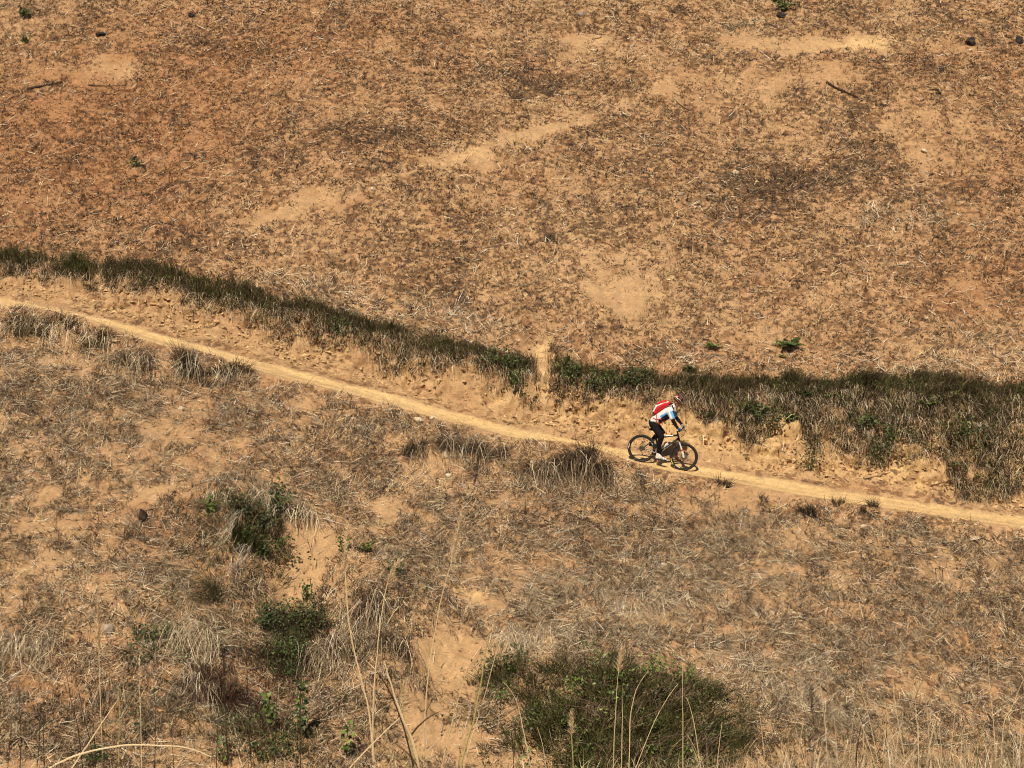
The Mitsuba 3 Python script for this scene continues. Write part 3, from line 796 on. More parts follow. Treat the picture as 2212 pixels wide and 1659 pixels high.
# jersey
jr = [[(PEL + [.03, .055, .05], .098), (PEL + [.03, -.055, .05], .098), (WAI + [0, .062, 0], .10), (WAI - [0, .062, 0], .10)],
      [(WAI + [0, .062, 0], .10), (WAI - [0, .062, 0], .10), (WAI + [.05, 0, -.06], .075), (CHE + [0, .085, 0], .105), (CHE - [0, .085, 0], .105), (CHE + [.02, 0, -.09], .075)],
      [(CHE + [0, .085, 0], .105), (CHE - [0, .085, 0], .105), (SHO[-1], .07), (SHO[1], .07), (NECK - [.05, 0, .03], .075)]]
for s in (-1, 1):
    jr += chain((SHO[s], .074), (SHO[s] * .35 + ELB[s] * .65, .064))
jr = [[(p_, r_ * 1.12) for p_, r_ in gr] for gr in jr]
jm = limb(jr, .010, 8)
JV = np.array(jm.vertices)
axis = unit(NECK - PEL)
tt = (JV - PEL) @ axis / np.linalg.norm(NECK - PEL)
front = V3([axis[2], 0, -axis[0]])
ff = (JV - PEL) @ front
arm = np.zeros(len(JV), bool)
sleeve_f = np.zeros(len(JV))
for s in (-1, 1):
    a_ = unit(ELB[s] - SHO[s])
    u_ = (JV - SHO[s]) @ a_
    r_ = np.linalg.norm(JV - SHO[s] - u_[:, None] * a_, axis=1)
    isarm = (u_ > 0.012) & (r_ < 0.088)
    arm |= isarm
    sleeve_f = np.where(isarm, (JV - SHO[s]) @ unit(V3([.75, 0, .5])), sleeve_f)
JC = np.tile([0.80, 0.80, 0.80], (len(JV), 1))
side = np.abs(JV[:, 1])
JC[(~arm) & (ff > 0.005 + 0.10 * np.abs(tt - 0.5)) & (tt > 0.24)] = (0.012, 0.016, 0.055)
JC[(~arm) & (ff > 0.045) & (ff < 0.085) & (tt > 0.33) & (tt < 0.50)] = (0.03, 0.11, 0.38)
JC[(~arm) & (np.abs(ff + 0.012 - 0.11 * (tt - 0.55)) < 0.022) & (tt > 0.42) & (tt < 0.80) & (side > .06)] = (0.10, 0.36, 0.80)
JC[arm & (sleeve_f > 0.0)] = (0.14, 0.44, 0.88)
JC[arm & (sleeve_f > 0.058)] = (0.02, 0.03, 0.16)
part(P, 'jersey', jm, 'cloth_look', True, color=JC, M=BIKE, label='white jersey with light blue sleeve panels and a navy front')
part(P, 'belly_pouch', limb([[(WAI + [.055, -.06, -.115], .035), (WAI + [.11, -.06, -.06], .035), (WAI + [.055, .06, -.115], .035), (WAI + [.11, .06, -.06], .035)]], .012, 6), 'orange_cloth', True, M=BIKE)
part(P, 'neck_scarf', limb([[(NECK + [-.03, 0, -.01], .078), (NECK + [.02, 0, .055], .066)], [(NECK + [.02, 0, .055], .05), (NECK + [.065, 0, -.05], .026)]], .012, 6), 'white_cloth', True, M=BIKE, label='pale scarf round the neck')
for s in (-1, 1):
    st_ = SHO[s] * .45 + ELB[s] * .55
    part(P, 'arm_sleeve', limb(chain((st_, .054), (ELB[s], .047), (ELB[s] * .5 + WRI[s] * .5, .044), (WRI[s], .033)), .010, 6), 'black_cloth', True, M=BIKE)
    fs = unit(WRI[s] - ELB[s])
    part(P, 'sleeve_stripe', tube([ELB[s] * .45 + WRI[s] * .55 + V3([.02, -.012, .034]), ELB[s] * .1 + WRI[s] * .9 + V3([.018, -.010, .026])], [.008, .006], 6), 'red_cloth', 40, M=BIKE)
    # glove: a palm over the grip, four fingers round it, a thumb on its inner side
    g, w_ = GP[s], WRI[s]
    inn = -s
    hand = [[(w_, .030), (g + V3([-.030, s * .012, .030]), .022), (g + V3([-.030, -s * .030, .028]), .020)],
            [(g + V3([-.030, s * .022, .028]), .018), (g + V3([-.030, -s * .034, .028]), .018), (g + V3([.008, s * .026, .034]), .014), (g + V3([.008, -s * .036, .034]), .014)]]
    for i, (oy, L_) in enumerate(((-.036, 1.0), (-.014, 1.08), (.008, 1.02), (.029, .86))):
        y_ = V3([0, s * oy * 1.05, 0])
        k0, k1, k2, k3 = g + y_ + V3([.008, 0, .033]), g + y_ + V3([.034 * L_, 0, .020]), g + y_ + V3([.036 * L_, 0, -.010]), g + y_ + V3([.010, 0, -.030 * L_])
        hand += chain((k0, .0115), (k1, .0105), (k2, .0098), (k3, .0085))
    t0 = g + V3([-.040, inn * .028, .018])
    hand += chain((t0, .015), (g + V3([-.022, inn * .055, -.006]), .0115), (g + V3([.010, inn * .058, -.024]), .0095))
    part(P, 'glove', limb([[(p_, r_ * 1.15) for p_, r_ in gr] for gr in hand], .005, 5), 'blue_glove' if s < 0 else 'grey_glove', True, M=BIKE, label='blue and black near glove' if s < 0 else 'grey far glove')
    part(P, 'glove_cuff', tube([w_ - fs * .02, w_ + fs * .02], [.037, .035], 14), 'black_cloth', 40, M=BIKE)
    # shoe on its pedal
    e = PED[s] + V3([0, 0, .012])
    tilt = -.02 if s < 0 else .0
    sh = [[(e + V3([-.135, 0, .045 + tilt]), .034), (e + V3([-.03, 0, .035]), .036), (ANK[s] + V3([-.01, 0, -.01]), .036)], [(e + V3([-.03, 0, .035]), .036), (e + V3([.045, s * .01, .026]), .036), (e + V3([.095, s * .005, .022]), .024)]]
    so_ = part(P, 'shoe', limb(sh, .010, 6), 'white_paint' if s < 0 else 'dark_shoe', True, M=BIKE, label='white and black near shoe' if s < 0 else 'dark far shoe')
    if s < 0:
        for q in (-.02, .02, .055):
            part(so_, 'strap', tube([e + V3([q, -.040, .022]), e + V3([q - .01, -.030, .060]), e + V3([q - .015, .0, .072 - q * .25]), e + V3([q - .01, .03, .058])], .008, 6), 'dark_shoe', 40, M=BIKE)
    part(so_, 'sole', m3.Manifold.batch_hull([m3.Manifold.sphere(.016, 12).translate([float(c) for c in e + V3(q)]) for q in ([-.135, -.022, .01 + tilt], [-.135, .022, .01 + tilt], [.06, -.03, .0], [.06, .03, .0], [.105, 0, .004])]), 'rubber', 40, M=BIKE)
# helmet: a vented shell with lengthwise bands
hc = HEAD + upv * .035 - fw * .005
ell = m3.Manifold.sphere(1.0, 48).scale([.152, .116, .124])
ell = ell - m3.Manifold.sphere(1.0, 32).scale([.126, .096, .104]) - m3.Manifold.cube([1, 1, 1], True).translate([0, 0, -.525])
ell = ell.refine_to_length(.010)
for yy, l_ in ((0, .09), (.042, .085), (-.042, .085), (.078, .07), (-.078, .07)):
    for xx in (-.055, .045):
        ell = ell - m3.Manifold.sphere(1.0, 16).scale([l_ * .42, .011, .09]).rotate([math.degrees(-yy * 9), 0, 0]).translate([xx, yy, .08 - abs(yy) * .5])
hv, hf, _ = meshkit.arrays(ell)
band = np.arctan2(hv[:, 1], hv[:, 2] + .02)
HC = np.tile([0.045, 0.008, 0.018], (len(hv), 1))
ab = np.abs(band)
HC[(ab > .42) & (ab < .52)] = (.55, .42, .36)
HC[(ab > .85) & (ab < .98)] = (.66, .60, .30)
HC[(ab > 1.28) & (ab < 1.36)] = (.30, .30, .08)
HC[(hv[:, 0] < -.05) & (ab < .45)] = (.32, .03, .07)
HC[(hv[:, 0] < -.075) & (ab > .55) & (ab < .8)] = (.75, .45, .5)
Rm = np.stack([fw, V3([0, 1, 0]), upv], 1)
part(P, 'helmet', (hv @ Rm.T + hc, hf), 'helmet_look', False, color=HC, M=BIKE, label='dark maroon vented helmet with pale yellow and pink stripes')
part(P, 'sunglasses', limb([[(HEAD + fw * .088 + upv * .005 + V3([0, s * .055, 0]), .016), (HEAD + fw * .102 + upv * .005 + V3([0, s * .02, 0]), .018)] for s in (-1, 1)] + [[(HEAD + fw * .104 + upv * .008 + V3([0, .02, 0]), .008), (HEAD + fw * .104 + upv * .008 + V3([0, -.02, 0]), .008)]] + [[(HEAD + fw * .085 + upv * .006 + V3([0, s * .07, 0]), .006), (HEAD - fw * .005 + upv * .006 + V3([0, s * .088, 0]), .005)] for s in (-1, 1)], .006, 3), 'lens_yellow', True, M=BIKE)
for s in (-1, 1):
    part(P, 'helmet_strap', tube([hc + V3([0, s * .088, 0]) - fw * .02 - upv * .0, HEAD + V3([0, s * .080, 0]) - upv * .07, HEAD + fw * .02 - upv * .125 + V3([0, s * .02, 0])], .006, 5), 'black_cloth', 40, M=BIKE)

# backpack
K = number('backpack')
tag(K, 'small red and white backpack on the cyclist, strapped at the waist', 'backpack')
bk = -front
q = lambda t, o, y: PEL + axis * t * 1.04 + bk * (o * 1.13 + .012) + V3([0, y * 1.1, 0])
part(K, 'pack_body', limb([[(q(.20, .145, y), .045), (q(.32, .185, y), .055), (q(.47, .165, y), .05), (q(.60, .125, y), .030)] for y in (-.075,)] + [[(q(.20, .145, y), .045), (q(.32, .185, y), .055), (q(.47, .165, y), .05), (q(.60, .125, y), .030)] for y in (.075,)] + [[(q(t, o, y), r) for t, o, r in ((.20, .145, .045), (.32, .185, .055), (.47, .165, .05), (.60, .125, .03)) for y in (-.075, .075)]], .012, 6), 'red_cloth', True, M=BIKE)
part(K, 'white_panel', limb([[(q(.19, .18, y), .035), (q(.30, .226, y), .036), (q(.44, .206, y), .034), (q(.575, .155, y), .022)] for y in (-.06, .06)] + [[(q(t, o, y), r) for t, o, r in ((.19, .18, .034), (.30, .226, .035), (.44, .206, .033), (.575, .155, .021)) for y in (-.06, .06)]], .012, 6), 'white_cloth', True, M=BIKE)
part(K, 'top_flap', limb([[(q(t, o, y), r) for t, o, r in ((.36, .258, .020), (.46, .242, .026), (.55, .200, .026)) for y in (-.05, .05)]], .012, 6), 'red_cloth', True, M=BIKE)
part(K, 'base_trim', limb([[(q(.165, .135, y), .03), (q(.165, .165, y), .03)] for y in (-.07, .07)] + [[(q(.165, .15, -.07), .03), (q(.165, .15, .07), .03)]], .012, 5), 'black_cloth', True, M=BIKE)
for s in (-1, 1):
    part(K, 'waist_strap', tube([q(.20, .11, s * .10), q(.17, .05, s * .155), q(.10, -.02, s * .155), q(.09, -.09, s * .11), q(.10, -.125, s * .04)], .011, 6), 'red_cloth', 40, M=BIKE)
    part(K, 'hip_strap', tube([q(.08, .09, s * .12), q(.12, .03, s * .158), q(.19, -.02, s * .162), q(.24, -.05, s * .160)], .010, 6), 'red_cloth', 40, M=BIKE)
    part(K, 'shoulder_strap', tube([q(.58, .11, s * .09), q(.64, .06, s * .115), q(.60, -.06, s * .13), q(.45, -.12, s * .12), q(.30, -.06, s * .165)], .014, 6), 'black_cloth', 40, M=BIKE)

# ------------------------------------------------------------------ stones
SC = 1106.0 / math.tan(math.radians(FOV / 2))


def metres(p, px):
    """size in metres of px survey points at p"""
    return px * np.linalg.norm(p - [0, 0, CAM_Z]) / SC


def stone(px, py, w, h, look, label, flat=0.5, name='stone', seed=None, yaw=None):
    p = G(px, py)
    W = metres(p, w) / 2
    H = metres(p, h) / 2
    r_ = np.random.default_rng(int(px * 7 + py))
    m = trimesh.creation.icosphere(subdivisions=2)
    v = np.array(m.vertices)
    for _ in range(9):                                    # chip flat faces off
        nrm = unit(r_.normal(size=3))
        cut = r_.uniform(0.55, 0.85)
        over = np.clip(v @ nrm - cut, 0, None)
        v = v - over[:, None] * nrm
    v = v * (1 + 0.10 * (meshkit.noise(v * 2.3 + r_.uniform(0, 50, 3), 3) - .5)[:, None])
    v = v * [W, max(W * flat, H * 0.8), H]
    a = r_.uniform(-.35, .35)
    c_, s_ = math.cos(a), math.sin(a)
    v = v @ np.array([[c_, 0, s_], [0, 1, 0], [-s_, 0, c_]]).T
    v = v + p + np.array([0, -0.5, 0.85]) * H * 0.35
    key = number(name)
    shape(key, (v, m.faces), look, 22)
    tag(key, label, name)


ST = [
    (2096, 95, 26, 24, 'dark_rock', 'dark boulder jutting from the upper slope near the top right', .8),
    (218, 78, 22, 13, 'dark_rock', 'dark flat rock at the upper left of the slope', .8),
    (413, 36, 17, 10, 'dark_rock', 'small black rock near the top edge, left of centre', .8),
    (1688, 36, 22, 14, 'dark_rock', 'black rock below a small green plant at the top edge', .8),
    (1675, 4, 20, 8, 'dark_rock', 'dark rock cut by the top edge above the green plant', .8),
    (2202, 92, 16, 26, 'dark_rock', 'dark rock at the right edge near the top', .8),
    (1588, 375, 18, 15, 'pale_rock', 'round cream stone alone on the upper slope right of centre', .8),
    (1995, 330, 17, 9, 'pale_rock', 'white flat stone far right on the upper slope', .8),
    (2209, 259, 12, 9, 'pale_rock', 'white stone at the right edge of the upper slope', .8),
    (1258, 32, 22, 15, 'grey_rock', 'greyish slab near the top edge right of centre', .6),
    (1290, 82, 24, 9, 'tan_rock', 'tilted tan slab below the greyish slab at the top', .5),
    (2096, 113, 9, 9, 'pale_rock', 'small pale stone just below the dark boulder', .8),
    (1512, 213, 7, 6, 'pale_rock', 'tiny white stone left of the dark fallen branch', .8),
    (1562, 231, 8, 6, 'tan_rock', 'tiny tan stone under the dark fallen branch', .8),
    (1597, 181, 10, 6, 'pale_rock', 'pale pebble at the upper end of the dark fallen branch', .8),
    (1632, 597, 32, 14, 'tan_rock', 'long flat tan slab on the slope above the cyclist', .5),
    (1666, 582, 24, 10, 'tan_rock', 'flat slab just right of the long flat tan slab', .5),
    (805, 412, 10, 10, 'pale_rock', 'small pale stone left of centre beside the faint diagonal track', .8),
    (662, 108, 8, 7, 'pale_rock', 'small cream stone at the upper left of centre', .8),
    (1082, 490, 9, 7, 'pale_rock', 'whitish stone on the slope just left of centre', .8),
    (1500, 450, 7, 6, 'pale_rock', 'small pale stone below the round cream stone', .8),
    (1590, 450, 8, 5, 'pale_rock', 'small flat stone straight below the round cream stone', .8),
    (1692, 564, 10, 6, 'pale_rock', 'pale pebble right of the flat slabs', .8),
    (2000, 690, 10, 7, 'pale_rock', 'pale stone on the lower part of the upper slope at right', .8),
    (1190, 120, 8, 5, 'pale_rock', 'pale chip near the top left of the greyish slab', .8),
    (310, 1123, 21, 36, 'dark_rock', 'upright black stone on the lower left slope', .5),
    (236, 1366, 24, 30, 'grey_rock', 'leaning grey slab among straw at the lower left', .4),
    (905, 909, 24, 14, 'pale_rock', 'broad cream stone on the outer edge of the trail', .7),
    (932, 906, 13, 9, 'pale_rock', 'small cream stone right beside the broad one at the trail edge', .8),
    (963, 985, 11, 19, 'pale_rock', 'upright yellowish block below the dry tufts at the trail', .7),
    (969, 1030, 19, 10, 'pale_rock', 'flat white stone below the upright yellowish block', .7),
    (735, 898, 11, 17, 'tan_rock', 'upright tan stone below the trail left of centre', .6),
    (752, 898, 26, 8, 'tan_rock', 'flat slab leaning beside the upright tan stone', .6),
    (764, 906, 11, 9, 'pale_rock', 'pale stone under the flat slab below the trail', .8),
    (804, 896, 11, 11, 'tan_rock', 'square tan stone right of the flat slab below the trail', .8),
    (774, 924, 8, 8, 'pale_rock', 'small pale stone lowest of the group below the trail', .8),
    (167, 1180, 24, 20, 'tan_rock', 'broad tan stone half buried on the lower left slope', .6),
    (27, 1079, 10, 9, 'pale_rock', 'pale stone at the left edge of the lower slope', .8),
    (1431, 1228, 17, 17, 'pale_rock', 'square cream stone below the cyclist on the lower slope', .7),
    (1866, 1140, 19, 12, 'pale_rock', 'cream stone below the trail at right with two tufts above', .7),
    (2103, 1167, 24, 9, 'pale_rock', 'long flat cream stone below the trail at far right', .6),
    (1939, 1148, 10, 6, 'pale_rock', 'small stone between the two cream stones below the trail', .8),
    (1710, 1194, 10, 9, 'pale_rock', 'small pale stone on the lower slope under the trail tufts', .8),
    (1714, 1326, 11, 11, 'pale_rock', 'pale yellow stone in the middle of the lower right slope', .8),
    (1673, 1339, 10, 8, 'tan_rock', 'tan stone left of the pale yellow one on the lower right slope', .8),
    (1951, 1454, 20, 11, 'tan_rock', 'flat tan stone low on the right slope', .6),
    (2077, 1487, 12, 22, 'tan_rock', 'upright tan stone low on the far right slope', .6),
    (578, 843, 6, 11, 'pale_rock', 'small white upright stone at the foot of the bank at left', .8),
    (85, 848, 15, 8, 'tan_rock', 'flat tan stone under the tufts at the far left', .6),
    (392, 888, 14, 12, 'pale_rock', 'pale slab between the tufts at the left trail edge', .6),
    (2005, 1146, 9, 7, 'tan_rock', 'little tan stone left of the long flat cream stone', .8),
    (85, 1520, 22, 18, 'tan_rock', 'orange tan stone at the bottom left', .7),
]
for a in ST:
    stone(*a[:6], flat=a[6], name='boulder' if 'boulder' in a[5] else 'stone')


# ------------------------------------------------------------------ fallen sticks
def stick(pts, r, look, label, name='stick'):
    P_ = np.array([G(*q_) for q_ in pts]) + np.array([0, -.02, .03])
    n = len(P_)
    key = number(name)
    rr = r * np.linspace(1, .55, n)
    m = tube(P_ + 0.006 * rng.normal(size=P_.shape), rr, 6)
    twig = [m]
    for k in range(1, n - 1):
        d_ = unit(P_[k + 1] - P_[k]) + 0.6 * rng.normal(size=3)
        twig.append(tube([P_[k], P_[k] + unit(d_) * .12 + [0, 0, .05]], [r * .4, r * .2], 5))
    shape(key, join(*twig), look, 50)
    tag(key, label, name)


plain('dark_wood', (0.06, 0.042, 0.032), 0.9, 0, 0.2)
plain('dry_wood', (0.42, 0.30, 0.18), 0.9, 0, 0.2)
plain('brown_wood', (0.15, 0.095, 0.06), 0.9, 0, 0.2)
stick([(1785, 182), (1800, 190), (1818, 198), (1836, 207), (1852, 215)], .035, 'dark_wood', 'dark charred branch lying across the upper right slope', 'branch')
stick([(1458, 218), (1470, 228), (1482, 236), (1490, 240)], .025, 'dry_wood', 'pale brown stick lying on the upper slope left of the charred branch')
stick([(1033, 985), (1031, 1010), (1028, 1030), (1024, 1052)], .028, 'dark_wood', 'dark stick standing below the dry tufts at the trail')
stick([(60, 195), (85, 192), (110, 186), (135, 180)], .05, 'dark_wood', 'dark charred log end at the upper left edge', 'log')
stick([(190, 186), (230, 188), (275, 187)], .02, 'brown_wood', 'thin brown stick on the bare orange patch at upper left')
stick([(2023, 1190), (1990, 1197), (1960, 1200)], .02, 'brown_wood', 'thin brown stick below the trail at right') 
stick([(1868, 1037), (1900, 1030), (1922, 1022)], .02, 'dry_wood', 'dry twig lying at the foot of the bank at right')
stick([(2010, 1058), (2040, 1050), (2060, 1040)], .018, 'brown_wood', 'forked twig at the foot of the bank at far right')
stick([(560, 1063), (575, 1058), (592, 1051)], .025, 'dry_wood', 'short pale stick on the lower left slope')
stick([(510, 1170), (550, 1158), (560, 1148)], .018, 'brown_wood', 'thin brown stick on the mound at lower left')
stick([(1770, 1115), (1788, 1124), (1800, 1131)], .02, 'dry_wood', 'pale stick under the trail right of the cyclist')


# ------------------------------------------------------------------ tufts of dry and green grass
def tuft(px, py, wpx, hpx, n, palette, label, spread=.5, droop=.5, wide=(0.008, 0.015), cat='grass tuft', name='grass_tuft', lean=(0, -.15), extra=None, mats=None):
    """a clump wpx wide and hpx tall, rooted at the survey point px, py"""
    p = G(px, py)
    W, H = metres(p, wpx) / 2, metres(p, hpx)
    s_ = Soup()
    a, r_ = U(0, 6.283, n), np.sqrt(U(0, 1, n))
    ns = max(3, n // 45)
    sa, sr = U(0, 6.283, ns), np.sqrt(U(0, 1, ns))
    sub, tall, tilt = rng.integers(0, ns, n), U(.55, 1.15, ns), rng.normal(size=(ns, 2)) * [.28, .18]
    r_ = r_ * .42
    ox = (np.cos(sa) * sr)[sub] * W * .75 + np.cos(a) * r_ * W * .55
    oy = (np.sin(sa) * sr)[sub] * W * .42 + np.sin(a) * r_ * W * .4
    B_ = np.stack([p[0] + ox, p[1] + oy, height(p[0] + ox, p[1] + oy) - .02], -1)
    d_ = np.stack([lean[0] + tilt[sub, 0] + ox / W * spread * .6 + rng.normal(size=n) * spread * .45, lean[1] + tilt[sub, 1] + oy / W * spread * .6 + rng.normal(size=n) * spread * .4, np.ones(n)], -1)
    L_ = H * U(.55, 1.12, n) * tall[sub]
    bend = np.stack([ox / W * droop * .5 + rng.normal(size=n) * .15, -abs(rng.normal(size=n)) * droop * .4, -droop * U(.2, 1.2, n)], -1)
    blades(s_, B_, d_, L_, U(*wide, n), bend, pick(palette, n, .28), 3)
    if extra:
        m_, pal2, len2 = extra
        ox, oy = rng.normal(size=m_) * W * .5, -abs(rng.normal(size=m_)) * W * .25
        B2 = np.stack([p[0] + ox, p[1] + oy, height(p[0] + ox, p[1] + oy) + .05 + H * U(.1, .5, m_)], -1)
        blades(s_, B2, np.stack([rng.normal(size=m_) * .45, -.8 * np.ones(m_), .5 * rng.normal(size=m_)], -1), H * len2 * U(.5, 1.1, m_), U(*wide, m_), np.stack([rng.normal(size=m_) * .2, -.2 * np.ones(m_), -.8 * np.ones(m_)], -1), pick(pal2, m_, .25), 3)
    key = number(name)
    s_.put(key)
    tag(key, label, cat)
    return key


DK = BURNT + BROWN[:2]
DRY = BROWN + PALES[:3] + BURNT[2:5]
TU = [
    (412, 800, 52, 84, 420, BURNT + OLIVE[2:3], 'tall dark burnt tuft standing at the left trail edge', .28, .1, (90, PALES, .6)),
    (295, 790, 90, 60, 300, DRY, 'dry brown tuft left of the tall dark burnt tuft', .6, .5, (80, PALES, .6)),
    (500, 812, 70, 55, 320, OLIVE + DK, 'olive grass tuft right of the tall dark burnt tuft', .55, .5, (80, PALES, .7)),
    (455, 822, 80, 45, 260, DK + PALES[2:3], 'low brown tuft between the dark burnt tuft and the olive tuft', .6, .6, None),
    (30, 712, 110, 45, 420, OLIVE + DK, 'olive and brown tuft at the left edge below the trail', .6, .6, (80, PALES, .7)),
    (120, 715, 110, 50, 420, DK + OLIVE, 'dark tuft second from the left edge below the trail', .6, .6, (110, PALES, .8)),
    (215, 735, 100, 40, 360, OLIVE + GREEN + DK, 'greenish tuft tapering along the left trail edge', .6, .6, (60, PALES, .7)),
    (905, 980, 60, 52, 380, DK + OLIVE, 'dry dark tuft leftmost of the pair below the cream stone', .6, .8, (80, DRY, .8)),
    (985, 965, 84, 60, 620, DK + OLIVE[2:], 'dark arching tuft beside the cream stone on the trail edge', .6, .8, (120, PALES + DK, .9)),
    (1060, 985, 84, 54, 520, DK + BROWN, 'pale dry tuft falling over the trail edge left of the big tufts', .65, .9, (90, PALES + BROWN, .8)),
    (1185, 1020, 92, 70, 700, DK + BROWN, 'big pale dry tuft left of the cyclist, drooping downhill', .65, .9, (150, PALES + BROWN, .9)),
    (1268, 1015, 120, 90, 760, BURNT + BROWN[:1], 'big dark dry tuft just left of the rear wheel', .6, .6, (200, DRY, .9)),
    (1385, 1040, 50, 28, 120, DRY, 'small dry tuft below the rear wheel', .6, .6, None),
    (1815, 1090, 34, 42, 120, DRY, 'thin dry tuft on the trail edge right of the cyclist', .4, .4, None),
    (1560, 1060, 30, 40, 110, DK, 'thin dark tuft on the near trail edge right of the front wheel', .45, .4, None),
    (1752, 1110, 56, 50, 300, BURNT, 'black burnt tuft below the trail right of the cyclist', .6, .5, (60, DK, .6)),
    (1640, 1085, 44, 34, 140, DRY, 'small dry tuft left of the black burnt tuft', .6, .6, None),
    (1880, 1105, 44, 44, 160, DRY + DK, 'dry brown tuft right of the black burnt tuft', .5, .6, None),
    (1870, 835, 62, 70, 190, BURNT + OLIVE[:1] + GREEN[2:3], 'tall spiky dark tuft rising above the bank grass at right', .55, .15, None),
    (165, 590, 44, 60, 330, GREEN, 'dense upright dark green tuft on the bank at the left', .25, .1, None),
    (1590, 62, 56, 26, 300, PALES + OLIVE, 'low grey tuft lying near the top edge at right', .8, .8, None),
    (2025, 200, 30, 22, 110, DK, 'small burnt tuft round a stump at the upper right', .6, .6, None),
    (800, 1330, 90, 110, 420, BURNT + BROWN, 'dark upright tuft of dead stems in the gully', .4, .3, (160, PALES + BROWN, .6)),
    (865, 1400, 100, 60, 380, BURNT + BROWN, 'second dark dead tuft right of the gully stems', .7, .7, (120, DRY, .8)),
    (520, 1185, 60, 80, 320, GREEN, 'dark green grass tuft on the knoll at lower left', .3, .2, None),
    (555, 1200, 46, 76, 220, GREEN, 'narrow green tuft beside the larger green one on the knoll', .3, .2, None),
    (590, 1090, 90, 60, 300, OLIVE + PALES, 'mixed straw and green tuft on top of the knoll', .6, .6, (120, PALES, .9)),
    (470, 1080, 70, 44, 220, OLIVE + PALES[1:4], 'straw coloured tuft at the left of the knoll', .6, .6, (60, PALES, .8)),
    (660, 1115, 80, 60, 260, DRY + OLIVE, 'brown straw tuft at the right of the knoll', .6, .8, (90, PALES, .9)),
    (430, 1390, 130, 80, 480, PALES + OLIVE, 'pale straw and green tuft at lower left of the gully', .7, .7, (180, PALES, .9)),
    (475, 1290, 90, 100, 200, OLIVE + GREEN + BROWN, 'sparse olive tuft of tall stems left of the gully', .45, .5, None),
    (440, 1490, 90, 70, 320, PALES, 'pale arching straw tuft left of the dark dead shrub', .7, .8, (120, PALES, 1)),
    (50, 1395, 130, 50, 420, PALES, 'matted grey straw tuft at the lower left edge', .9, .9, (200, PALES, 1)),
    (700, 1420, 110, 90, 420, PALES + BROWN, 'bundle of long dry straw hanging down the gully side', .5, .9, (260, PALES + BROWN, 1)),
    (1130, 1390, 110, 50, 380, PALES, 'pale straw tuft above left of the big green shrub', .9, .9, (160, PALES, 1)),
]
for t_ in TU:
    tuft(*t_[:7], spread=t_[7], droop=t_[8], extra=t_[9])

# drooping feathery seed heads on the knoll
for (px, py, w, h), lab in (((505, 1150, 30, 64), 'silvery feathery seed head drooping on the knoll, upper one'), ((528, 1212, 34, 56), 'grey feathery seed head drooping on the knoll, lower one')):
    p = G(px, py + h * .4)
    W, H = metres(p, w), metres(p, h)
    s_ = Soup()
    n = 80
    t = U(0, 1, n)
    arc = np.stack([W * (.5 - 1.0 * t ** 1.6), -.10 - .12 * t, .18 + H * (.9 - .95 * t ** 1.3)], -1)
    B_ = p + arc + np.stack([rng.normal(size=n) * W * .22, rng.normal(size=n) * .04, rng.normal(size=n) * H * .05], -1)
    blades(s_, B_, np.stack([-.5 + .35 * rng.normal(size=n), -.3 + .3 * rng.normal(size=n), -.75 + .25 * rng.normal(size=n)], -1), H * .42 * U(.5, 1.2, n), U(.004, .009, n), np.stack([-.2 * np.ones(n), 0 * t, -.3 * np.ones(n)], -1), pick([(.58, .53, .43), (.45, .40, .31), (.70, .64, .53)], n, .15), 2)
    key = number('seed_head'); s_.put(key); tag(key, lab, 'seed head')


# ------------------------------------------------------------------ ferns and leafy weeds
def leaf_cloud(s_, centers, size, palette, face=(0, -.6, .8), fold=.3, long=1.7, jit=.6):
    """small folded leaves, four triangles each"""
    n = len(centers)
    nr = unit(np.asarray(face) + jit * rng.normal(size=(n, 3)))
    ax_ = rng.normal(size=(n, 3)) + [0, -.3, -.2]
    ax_ = unit(ax_ - nr * (ax_ * nr).sum(1, keepdims=True))
    sd = np.cross(nr, ax_)
    S_ = np.broadcast_to(size, (n,))[:, None]
    b0, tip = centers - ax_ * S_ * long * .5, centers + ax_ * S_ * long * .5 - nr * S_ * .25
    l_, r_, c_ = centers + sd * S_ * .5, centers - sd * S_ * .5, centers - nr * S_ * fold
    v = np.stack([b0, l_, tip, r_, c_], 1).reshape(-1, 3)
    f = (np.array([[0, 1, 4], [1, 2, 4], [2, 3, 4], [3, 0, 4]])[None] + (np.arange(n) * 5)[:, None, None]).reshape(-1, 3)
    s_.add(v, f, np.repeat(pick(palette, n, .22), 5, 0))


LEAF_DK = [(0.036, 0.058, 0.018), (0.052, 0.078, 0.024), (0.03, 0.046, 0.018)]
LEAF_MD = [(0.068, 0.11, 0.028), (0.095, 0.14, 0.036), (0.05, 0.08, 0.024)]
LEAF_BR = [(0.15, 0.23, 0.05), (0.12, 0.19, 0.045), (0.21, 0.28, 0.08), (0.08, 0.13, 0.035)]


